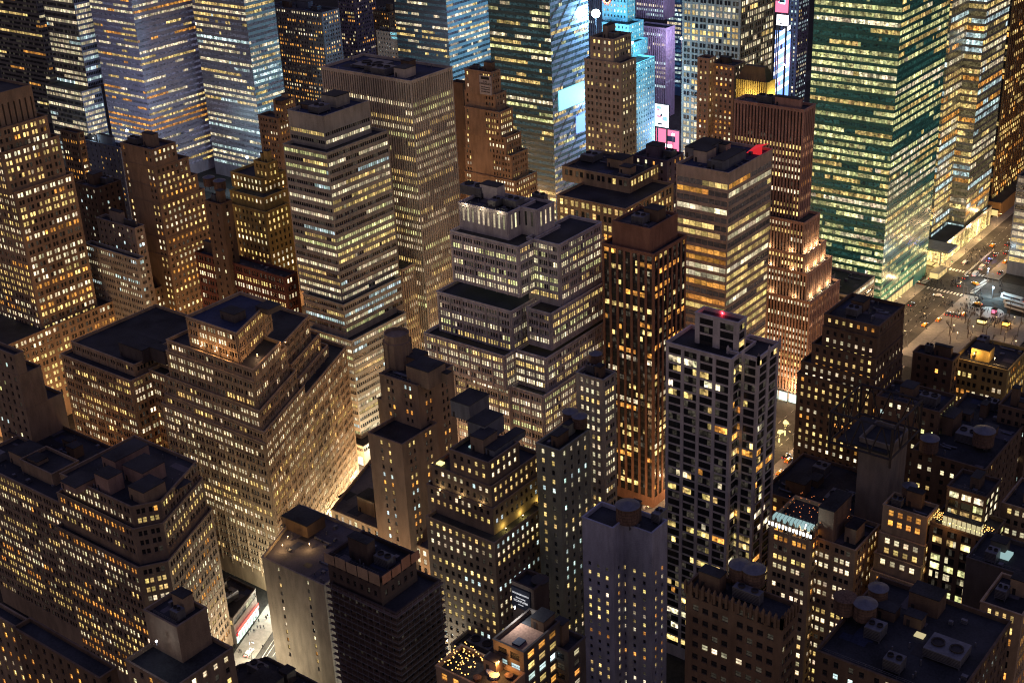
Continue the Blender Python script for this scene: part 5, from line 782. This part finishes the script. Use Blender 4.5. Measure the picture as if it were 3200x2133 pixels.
# park kiosks, carousel light, pavilion
def kiosk(x,y,a,b,h,mat,lab,nm='kiosk'):
    e=empty(nm,(x,y,.13)); tag(e,lab,'kiosk'); m=MB()
    for sx in (-1,1):
        for sy in (-1,1): m.box(sx*a/2-.12,sx*a/2+.12,sy*b/2-.12,sy*b/2+.12,0,h)
    m.box(-a/2,a/2,-b/2,b/2,0,.9); m.build('counter',['wall_dkbrick'],e)
    m=MB(); m.box(-a/2+.1,a/2-.1,-b/2+.1,b/2-.1,.9,h-.1); m.build('window',[mat],e)
    m=MB(); z=h; P=[(-a/2-.5,-b/2-.5,z),(a/2+.5,-b/2-.5,z),(a/2+.5,b/2+.5,z),(-a/2-.5,b/2+.5,z)]; t=(0,0,z+1.2)
    i=len(m.v); m.v+=P+[t]
    for k in range(4): m.f.append((i+k,i+(k+1)%4,i+4)); m.m.append(0); m.c.append(None)
    m.build('roof',['metal_dark'],e)
kiosk(-222.2,686.1,4.5,3,2.8,'bead_gold','low park kiosk with a strip of yellow windows')
kiosk(-210.5,690,3.5,3,2.8,'amber_lamp','small park kiosk with an orange window, east of the yellow one')
kiosk(-221.3,701.7,2.2,2.2,3.2,'screen_pink','pink and white lit booth on the round pale plaza of the park')
m=MB(); m.lathe(-224,703,[(7.5,.13),(7.5,.16)],40); tag(m.build('plaza',['paint_white']),kind='structure')
for i in range(22):
    t=i/21; x,y=-254.9,746.8+t*46
    if i==0:
        e0=empty('bollard',(x,y,.05)); m=MB(); m.lathe(0,0,[(.35,0),(.35,.8),(.28,1.1),(.02,1.2)],10); m.build('post',['paint_white'],e0); e=e0
        m=MB(); m.lathe(0,0,[(.36,.5),(.36,.62)],10); m.build('band',['paint_red'],e0)
    else: e=copy_tree(e0); e.location=(x,y,.05)
    tag(e,'white bollard in the straight row beside the avenue lane','bollard','bollards beside the avenue lane')
def signal(x,y,rz,c,lab):
    e=empty('traffic_light',(x,y,.1),rz); tag(e,lab,'traffic light')
    m=MB(); m.beam((0,0,0),(0,0,5.2),.1,0,6); m.beam((0,0,5.1),(4,0,5.5),.06,0,5); m.build('pole',['metal_grey'],e)
    m=MB(); m.box(3.6,4.1,-.2,.2,4.5,5.6,bot=True); hs=m.build('signal_head',['metal_dark'],e)
    for k,mm in enumerate(('red_lamp','amber_lamp','green_lamp')):
        m=MB(); m.beam((3.85,-.2,5.4-k*.35),(3.85,-.3,5.4-k*.35),.16,0,8); o=m.build('signal_lamp',[mm if mm.startswith(c) else 'board_black'],hs)
signal(-237.7,744.6,PI,'red','traffic light with a long arm over the avenue at the junction')
signal(-270,719,0,'red','traffic light on the western kerb south of the crossing'); signal(-243,719,PI,'green','green traffic light at the park corner')
signal(-269,752,0,'green','green traffic light in front of the golden lobby')
# golden lobby canopy and glass pavilion by the junction
r=ROOT['boa']; O=org('boa')
m=MB(); m.box(-318,-264.5,743,757,12.6,13.9,bot=True); m.build('canopy',['wall_clearglass'],r,O)
for i in range(5):
    m=MB(); m.box(-315+i*11,-314.2+i*11,747,747.8,.1,12.6); m.build('column',['wall_palegrid'],r,O)
m=MB()
for i in range(12): m.box(-312+i*3.8,-311.4+i*3.8,746,755,12.45,12.58,bot=True)
m.build('ceiling_light',['lobby_gold'],r,O)
for x in (-300,-285,-272): plight((x-O[0],749-O[1],10),(1,.68,.25),9000,r,.8)
plight((-268-O[0],775-O[1],8),(1,.68,.3),4000,r,.8); plight((-268-O[0],805-O[1],8),(1,.68,.3),4000,r,.8)
e=empty('glass_pavilion',(-268,738,.1)); tag(e,'small lit glass entrance pavilion in front of the golden lobby','pavilion')
m=MB(); m.box(-3,3,-6,7,3.6,3.9,bot=True); m.build('roof',['sidewalk'],e); m=MB(); m.box(-2.7,2.7,-5.7,6.7,.2,3.55); m.build('glazing',['lobby_gold'],e)
m=MB()
for sx in (-1,1):
    for k in range(7): m.box(sx*2.8-.1,sx*2.8+.1,-6+k*2.15,-5.85+k*2.15,0,3.6)
m.build('frame',['metal_grey'],e)
# shop fronts
def shop(key,x0,x1,y0,y1,z0,z1,mat,n,face,fas='paint_red'):
    r=ROOT[key]; O=org(key)
    L=(x1-x0) if face=='S' else (y1-y0)
    for i in range(n):
        a,b=i/n,(i+.86)/n; m=MB()
        if face=='S': m.box(x0+a*L,x0+b*L,y0-.06,y0,z0,z1-.9,bot=True)
        else:
            m.quad((x0+(x1-x0)*a+.08,y0+a*L,z0),(x0+(x1-x0)*b+.08,y0+b*L,z0),(x0+(x1-x0)*b+.08,y0+b*L,z1-.9),(x0+(x1-x0)*a+.08,y0+a*L,z1-.9))
        m.build('shop_window',[mat],r,O)
    m=MB()
    if face=='S': m.box(x0,x1,y0-.5,y0-.08,z1-.8,z1,bot=True)
    else:
        m.quad((x0+.5,y0,z1-.85),(x1+.5,y1,z1-.85),(x1+.5,y1,z1),(x0+.5,y0,z1)); m.quad((x0,y0,z1),(x0+.5,y0,z1),(x1+.5,y1,z1),(x1,y1,z1))
    m.build('fascia',[fas],r,O)
shop('brick',-418,-362,297.9,298.1,.3,6,'shop_glow',15,'S','paint_white')
shop('CO',-349.9,-356.9,262.3,280,.3,4.4,'shop_glow',8,'E','red_glow')
m=MB(); m.quad((-349.3,263,5.2),(-355.9,279.5,5.2),(-355.9,279.5,6.4),(-349.3,263,6.4)); m.build('sign_board',['red_lamp'],ROOT['CO'],org('CO'))
m=MB(); m.quad((-349.2,263,4.5),(-355.8,279.5,4.5),(-355.8,279.5,5.1),(-349.2,263,5.1)); m.build('sign_board',['screen_white'],ROOT['CO'],org('CO'))
shop('green',-274,-274,671,716,.3,6,'lobby_gold',9,'E','metal_grey'); shop('red',-300,-262,548.8,549,.3,6,'shop_glow',7,'S','metal_grey')
shop('band',-414,-401,386.8,387,.3,5,'shop_glow',5,'S','paint_white'); shop('gold',-330,-273,851.8,852,.3,5,'lobby_gold',12,'S','metal_dark')
# steel frame on the concrete slab
r=ROOT['AG']; O=org('AG'); z0,z1=100,108; X=(-163,-142); Y=(365,388); m=MB()
for x in X:
    for y in Y: m.beam((x,y,z0-6),(x,y,z1),.45)
for z in (z0-3,z1):
    for x in X: m.beam((x,Y[0],z),(x,Y[1],z),.4)
    for y in Y: m.beam((X[0],y,z),(X[1],y,z),.4)
for y in Y:
    for k in range(3):
        a=X[0]+k*7; m.beam((a,y,z0-3),(a+3.5,y,z1),.25); m.beam((a+3.5,y,z1),(a+7,y,z0-3),.25)
for x in X:
    for k in range(3):
        a=Y[0]+k*7.66; m.beam((x,a,z0-3),(x,a+3.8,z1),.25); m.beam((x,a+3.8,z1),(x,a+7.66,z0-3),.25)
m.build('steel_frame',['metal_dark'],r,O)
m=MB(); m.box(-161,-144,367,386,z0-3.2,z0-2.4,bot=True); m.build('frame_floor',['roof_tar'],r,O)
# scaffold on the wrapped building
r=ROOT['M']; O=org('M'); P=TI['M'][1][0]; x0,x1,y0,y1=P[0][0],P[1][0],P[0][1],P[2][1]; z1=TI['M'][1][2]
m=MB(); n=MB(); rg=random.Random(3)
for k in range(16):
    z=z1-k*2.05
    m.beam((x0-.5,y0-1.3,z),(x1+1.3,y0-1.3,z),.06); m.beam((x1+1.3,y0-1.3,z),(x1+1.3,y1,z),.06)
    n.box(x0-.5,x1+1.2,y0-1.25,y0-.3,z-.12,z-.04); n.box(x1+.3,x1+1.25,y0-.3,y1,z-.12,z-.04)
for i in range(13):
    x=x0+(x1-x0+1.3)*i/12; m.beam((x,y0-1.3,z1-34),(x,y0-1.3,z1+1.6),.06)
for i in range(10):
    y=y0-1.3+(y1-y0+1.3)*i/9; m.beam((x1+1.3,y,z1-34),(x1+1.3,y,z1+1.6),.06)
m.build('scaffold_tube',['metal_grey'],r,O); n.build('scaffold_deck',['wood'],r,O)
P=TI['M'][0][0]; zt=TI['M'][0][2]
for i in range(5):
    x=P[0][0]+i*4.1; m=MB(); m.box(x,x+3.7,P[0][1]-.9,P[0][1]-.8,zt-1.5,zt+1.9+rg.uniform(-.6,.5),bot=True); m.build('netting_panel',['wall_orangebrick'],r,O)
for i in range(4):
    y=P[0][1]+i*3.8; m=MB(); m.box(P[1][0]+.8,P[1][0]+.9,y,y+3.4,zt-1.5,zt+1.7+rg.uniform(-.6,.5),bot=True); m.build('netting_panel',['wall_redbrick'],r,O)
# glazed attic and string lights of the tan loft
emis('bead_dim',(1,.28,.08),1.1)
def beads(key,x0,x1,y0,y1,z,nx,ny,mat,rg,nm='string_light',s=.13,jit=.5):
    m=MB()
    for i in range(nx):
        for j in range(ny):
            x=x0+(x1-x0)*(i+rg.uniform(-jit,jit)*.5)/max(1,nx-1); y=y0+(y1-y0)*(j+rg.uniform(-jit,jit)*.5)/max(1,ny-1); zz=z-.5*math.sin(PI*((i*3)%nx)/nx)
            m.box(x-s,x+s,y-s,y+s,zz-s,zz+s,bot=True)
    w=MB()
    for j in range(ny):
        y=y0+(y1-y0)*j/max(1,ny-1); w.beam((x0,y,z+.1),(x1,y,z+.1),.03)
    m.build(nm,[mat],ROOT[key],org(key)); w.build('light_wire',['metal_dark'],ROOT[key],org(key))
rg=random.Random(5)
P=TI['AB'][1][0]; z=TI['AB'][1][2]; r=ROOT['AB']; O=org('AB')
m=MB(); m.box(P[0][0]+.5,P[1][0]-.5,P[0][1]+.6,P[0][1]+3.4,z-.9,z+1.6); m.build('glass_attic',['skylight'],r,O)
m=MB()
for i in range(12):
    x=P[0][0]+.6+i*(P[1][0]-P[0][0]-1.2)/11; m.beam((x,P[0][1]+.5,z-.9),(x,P[0][1]+.5,z+1.7),.08); m.beam((x,P[0][1]+.5,z+1.7),(x,P[0][1]+3.5,z+2.4),.08)
m.build('attic_frame',['metal_grey'],r,O)
m=MB()
for i in range(13):
    x=P[0][0]+i*(P[1][0]-P[0][0])/12; m.box(x-.25,x+.25,P[0][1]-.4,P[0][1]-.2,z-1.4,z-.1,bot=True)
m.build('eave_lamp',['head_white'],r,O)
beads('AB',P[0][0]+1,P[1][0]+5,P[0][1]+6,P[2][1]-1,z+1.8,13,5,'bead_dim',rg,s=.08,jit=1.6)
# roof bar
P=TI['Z'][0][0]; z=TI['Z'][0][2]; r=ROOT['Z']; O=org('Z'); x0,x1,y0,y1=P[0][0],P[1][0],P[0][1],P[2][1]
beads('Z',x0+1,x0+9,y0+1,y1-1,z+1.6,9,7,'bead_warm',rg,s=.1,jit=1.6)
for i,(a,b,c) in enumerate(((11,3,1),(14,6,1.2),(16,3.5,.9),(12.5,7,1.4),(17,8,1.))):
    m=MB(); m.lathe(x0+a,y0+b,[(c,z-.9),(c*1.1,z-.2),(.05,z+.1)],12); m.build('parasol' if i%2 else 'table',['paint_white' if i%2 else 'wood'],r,O)
hut(r,O,x0+10,x0+14,y1-3.5,y1-.8,z-.95,z+2.6,'wall_orangebrick')
P=TI['Y'][0][0]; z=TI['Y'][0][2]; r=ROOT['Y']; O=org('Y')
m=MB(); m.box(P[0][0]+.6,P[1][0]-.6,P[0][1]+.8,P[2][1]-5,z-.94,z-.90); m.build('terrace_floor',['terracotta'],r,O)
m=MB(); m.box(P[0][0]+4.3,P[0][0]+6.6,P[0][1]+2.2,P[0][1]+5,z-.9,z-.4); m.build('plunge_pool',['roof_blue'],r,O)
# bar terrace on the dark hotel
P=TI['AD'][1][0]; z=TI['AD'][1][2]
m=MB(); m.box(P[0][0]+3.5,P[1][0]-3.5,P[0][1]+1.2,P[0][1]+3.5,z-.9,z+3.2); m.build('bar_room',['skylight_warm'],ROOT['AD'],org('AD'))
m=MB()
for i in range(9):
    x=P[0][0]+3.4+i*(P[1][0]-P[0][0]-6.8)/8; m.box(x-.09,x+.09,P[0][1]+1.05,P[0][1]+1.2,z-.9,z+3.3)
m.box(P[0][0]+3.4,P[1][0]-3.4,P[0][1]+1.0,P[0][1]+3.6,z+3.2,z+3.45,bot=True); m.build('bar_frame',['metal_dark'],ROOT['AD'],org('AD'))
beads('AD',P[0][0]+.8,P[1][0]-.8,P[0][1]+.5,P[0][1]+1.,z+1.9,20,1,'bead_gold',rg,s=.12); beads('AD',P[0][0]+.8,P[0][0]+3,P[0][1]+.8,P[0][1]+4,z+2.4,5,4,'bead_warm',rg,s=.1); beads('AD',P[1][0]-3,P[1][0]-.6,P[0][1]+.8,P[0][1]+4,z+2.4,5,4,'bead_warm',rg,s=.1)
# red cloth with a glow put into its material on the beige roof, skylights, red lamps
def patch(key,nm,x0,x1,y0,y1,z0,z1,mat): m=MB(); m.box(x0,x1,y0,y1,z0,z1); return m.build(nm,[mat],ROOT[key],org(key))
P=TI['beige'][0][0]; z=TI['beige'][0][2]
m=MB(); a=(P[1][0]-9,P[2][1]-8,z-.8); b=(P[1][0]-1.2,P[2][1]-8,z+3.5); c=(P[1][0]-1.2,P[2][1]-.8,z+2.8); d=(P[1][0]-8,P[2][1]-.8,z+1)
m.quad(a,b,c,d); m.quad((a[0],a[1],z-.9),(b[0],b[1],z-.9),b,a); m.build('red_tarpaulin',['red_glow'],ROOT['beige'],org('beige'))
P=TI['brick'][0][0]; z=TI['brick'][0][2]-.94
patch('brick','skylight',P[1][0]-13,P[1][0]-7.5,P[2][1]-7,P[2][1]-3,z,z+.7,'skylight_warm')
patch('brick','skylight',-492,-487,348,352,61-.9,61.3,'skylight'); patch('AN','skylight',-101,-97,347,351,86.2,87,'skylight')
patch('N','skylight',-279,-276,302.5,304.5,82,82.6,'bead_gold'); patch('N','skylight',-267,-264.5,307,309,90,90.5,'skylight'); patch('AL','skylight',-100,-97.5,283,285,98.2,98.8,'skylight_warm')
for key,x,y,z in (('N',-268,304,83),('N',-276,309,84),('glassy',-201,361,134),('glassy',-206,363,134.5),('lib',-350,540,108)):
    m=MB(); m.beam((x,y,z-2),(x,y,z),.08); m.lathe(x,y,[(.3,z),(.32,z+.3),(.05,z+.5)],8,1); m.build('beacon',['metal_dark','red_lamp'],ROOT[key],org(key))
    if key=='glassy': plight((x-org(key)[0],y-org(key)[1],z+1),(1,.05,.08),260,ROOT[key],.3)
for y,zz in ((0,0),): pass
# crown of the gilded black tower: dark hipped roof
P=TI['crown'][0][0]; z=TI['crown'][0][2]; r=ROOT['crown']; O=org('crown'); m=MB(); I=inset([tuple(p) for p in P],3.2)
for i in range(4):
    j=(i+1)%4; m.quad((*P[i],z-.2),(*P[j],z-.2),(*I[j],z+9),(*I[i],z+9))
m.ngon([(*p,z+9) for p in I]); m.build('hipped_roof',['wall_dkbrick'],r,O)
m=MB(); 
for i in range(2):
    a,b=P[i],P[(i+1)%4]
    for k in range(14):
        t=(k+.5)/14; x,y=a[0]+(b[0]-a[0])*t,a[1]+(b[1]-a[1])*t; m.box(x-.35,x+.35,y-.35,y+.35,z-9,z+1.6)
m.build('gilded_cresting',['wall_mustard'],r,O)
plight((P[1][0]-8-O[0],P[1][1]-6-O[1],z-8),(1,.8,.3),7000,r,.5); plight((P[1][0]+5-O[0],P[1][1]+5-O[1],z-8),(1,.8,.3),7000,r,.5)
# gothic parapet teeth on the ornate building, ornaments on cream block
for key,st in (('AA',1.6),('orn',2.2),('AB',2.0),('glassy',6.6)):
    tt=TI[key][-1 if key!='glassy' else 1]; P=tt[0]; z=tt[2]; m=MB()
    for i in (0,1):
        a,b=P[i],P[(i+1)%4]; L=math.hypot(b[0]-a[0],b[1]-a[1]); n=max(2,int(L/st))
        for k in range(n+1):
            x,y=a[0]+(b[0]-a[0])*k/n,a[1]+(b[1]-a[1])*k/n
            m.box(x-.35,x+.35,y-.35,y+.35,z-2.2,z+1.1); i0=len(m.v); m.v+=[(x-.35,y-.35,z+1.1),(x+.35,y-.35,z+1.1),(x+.35,y+.35,z+1.1),(x-.35,y+.35,z+1.1),(x,y,z+2.1)]
            for q in range(4): m.f.append((i0+q,i0+(q+1)%4,i0+4)); m.m.append(0); m.c.append(None)
    m.build('pinnacle',['wall_'+next(mm['w'] for kk,mm,_ in BL if kk==key)],ROOT[key],org(key))
# buttress fins on the lavender tower corner and diagonal bracing on the pale blue side of the teal tower
r=ROOT['tsq']; O=org('tsq'); P=TI['tsq'][0][0]; x=P[1][0]+.12; m=MB()
for k in range(-3,16):
    for s in (0,):
        y0,z0=P[1][1],k*13.; y1,z1=P[2][1],k*13.+40
        if z1<0: continue
        m.beam((x,y0,max(z0,0)),(x,y1,min(z1,172)),.16)
m.build('diagonal_brace',['wall_slate'],r,O)
m=MB(); m.box(P[1][0]-.1,P[1][0]+.06,P[1][1]+.3,P[2][1]-.3,2,171); m.build('side_screen',['wall_whitepanel'],r,O) if 0 else None
# ------------------------------------------------------------ world: night sky over a lit city
w=bpy.data.worlds.new("World"); sc.world=w; w.use_nodes=True; nt=w.node_tree; bg=nt.nodes['Background']
tc=nt.nodes.new('ShaderNodeTexCoord'); sp=nt.nodes.new('ShaderNodeSeparateXYZ'); nt.links.new(tc.outputs['Generated'],sp.inputs[0])
cr=nt.nodes.new('ShaderNodeValToRGB'); nt.links.new(sp.outputs['Z'],cr.inputs[0])
E=cr.color_ramp.elements; E[0].position=0; E[0].color=(.44,.33,.26,1); E[1].position=.9; E[1].color=(.055,.065,.17,1)
e=E.new(.12); e.color=(.29,.22,.19,1); e=E.new(.35); e.color=(.12,.10,.14,1)
nt.links.new(cr.outputs[0],bg.inputs['Color']); bg.inputs['Strength'].default_value=.88
sc.view_settings.view_transform='Standard'; sc.view_settings.look='None'; sc.view_settings.exposure=.3; sc.view_settings.gamma=1; sc.view_settings.use_curve_mapping=False
cy=sc.cycles; cy.use_denoising=True; cy.pixel_filter_type='BLACKMAN_HARRIS'; cy.filter_width=1.15; cy.max_bounces=4; cy.diffuse_bounces=3; cy.glossy_bounces=2; cy.sample_clamp_indirect=1.5; cy.sample_clamp_direct=0; cy.use_light_tree=True
try: cy.denoiser='OPENIMAGEDENOISE'
except Exception: pass

# terrace floodlights on the ribbed red tower and on the stepped towers
def terrace_lamps(key,ti,face,col,en,n):
    r=ROOT[key]; O=org(key); P=TI[key][ti][0]; z=TI[key][ti+1][2]
    for i in range(n):
        t=(i+.5)/n
        x,y=(P[1][0]+1.2,P[1][1]+(P[2][1]-P[1][1])*t) if face=='E' else (P[0][0]+(P[1][0]-P[0][0])*t,P[0][1]-1.)
        m=MB(); m.box(x-.2,x+.2,y-.2,y+.2,z-.9,z-.3); m.box(x-.15,x+.15,y-.15,y+.15,z-.298,z-.15,1); m.build('terrace_lamp',['metal_dark','lamp_warm'],r,O)
        plight((x-O[0],y-O[1],z+.3),col,en,r,.3)
for ti in (1,2,3): terrace_lamps('red',ti,'E',(1,.8,.45),900,3); terrace_lamps('red',ti,'S',(1,.8,.45),500,3)
terrace_lamps('N',1,'S',(1,.8,.4),260,3); terrace_lamps('N',2,'E',(1,.8,.2),260,3); terrace_lamps('brick',0,'E',(1,.6,.3),260,2); terrace_lamps('grey',0,'S',(1,.85,.6),260,3)
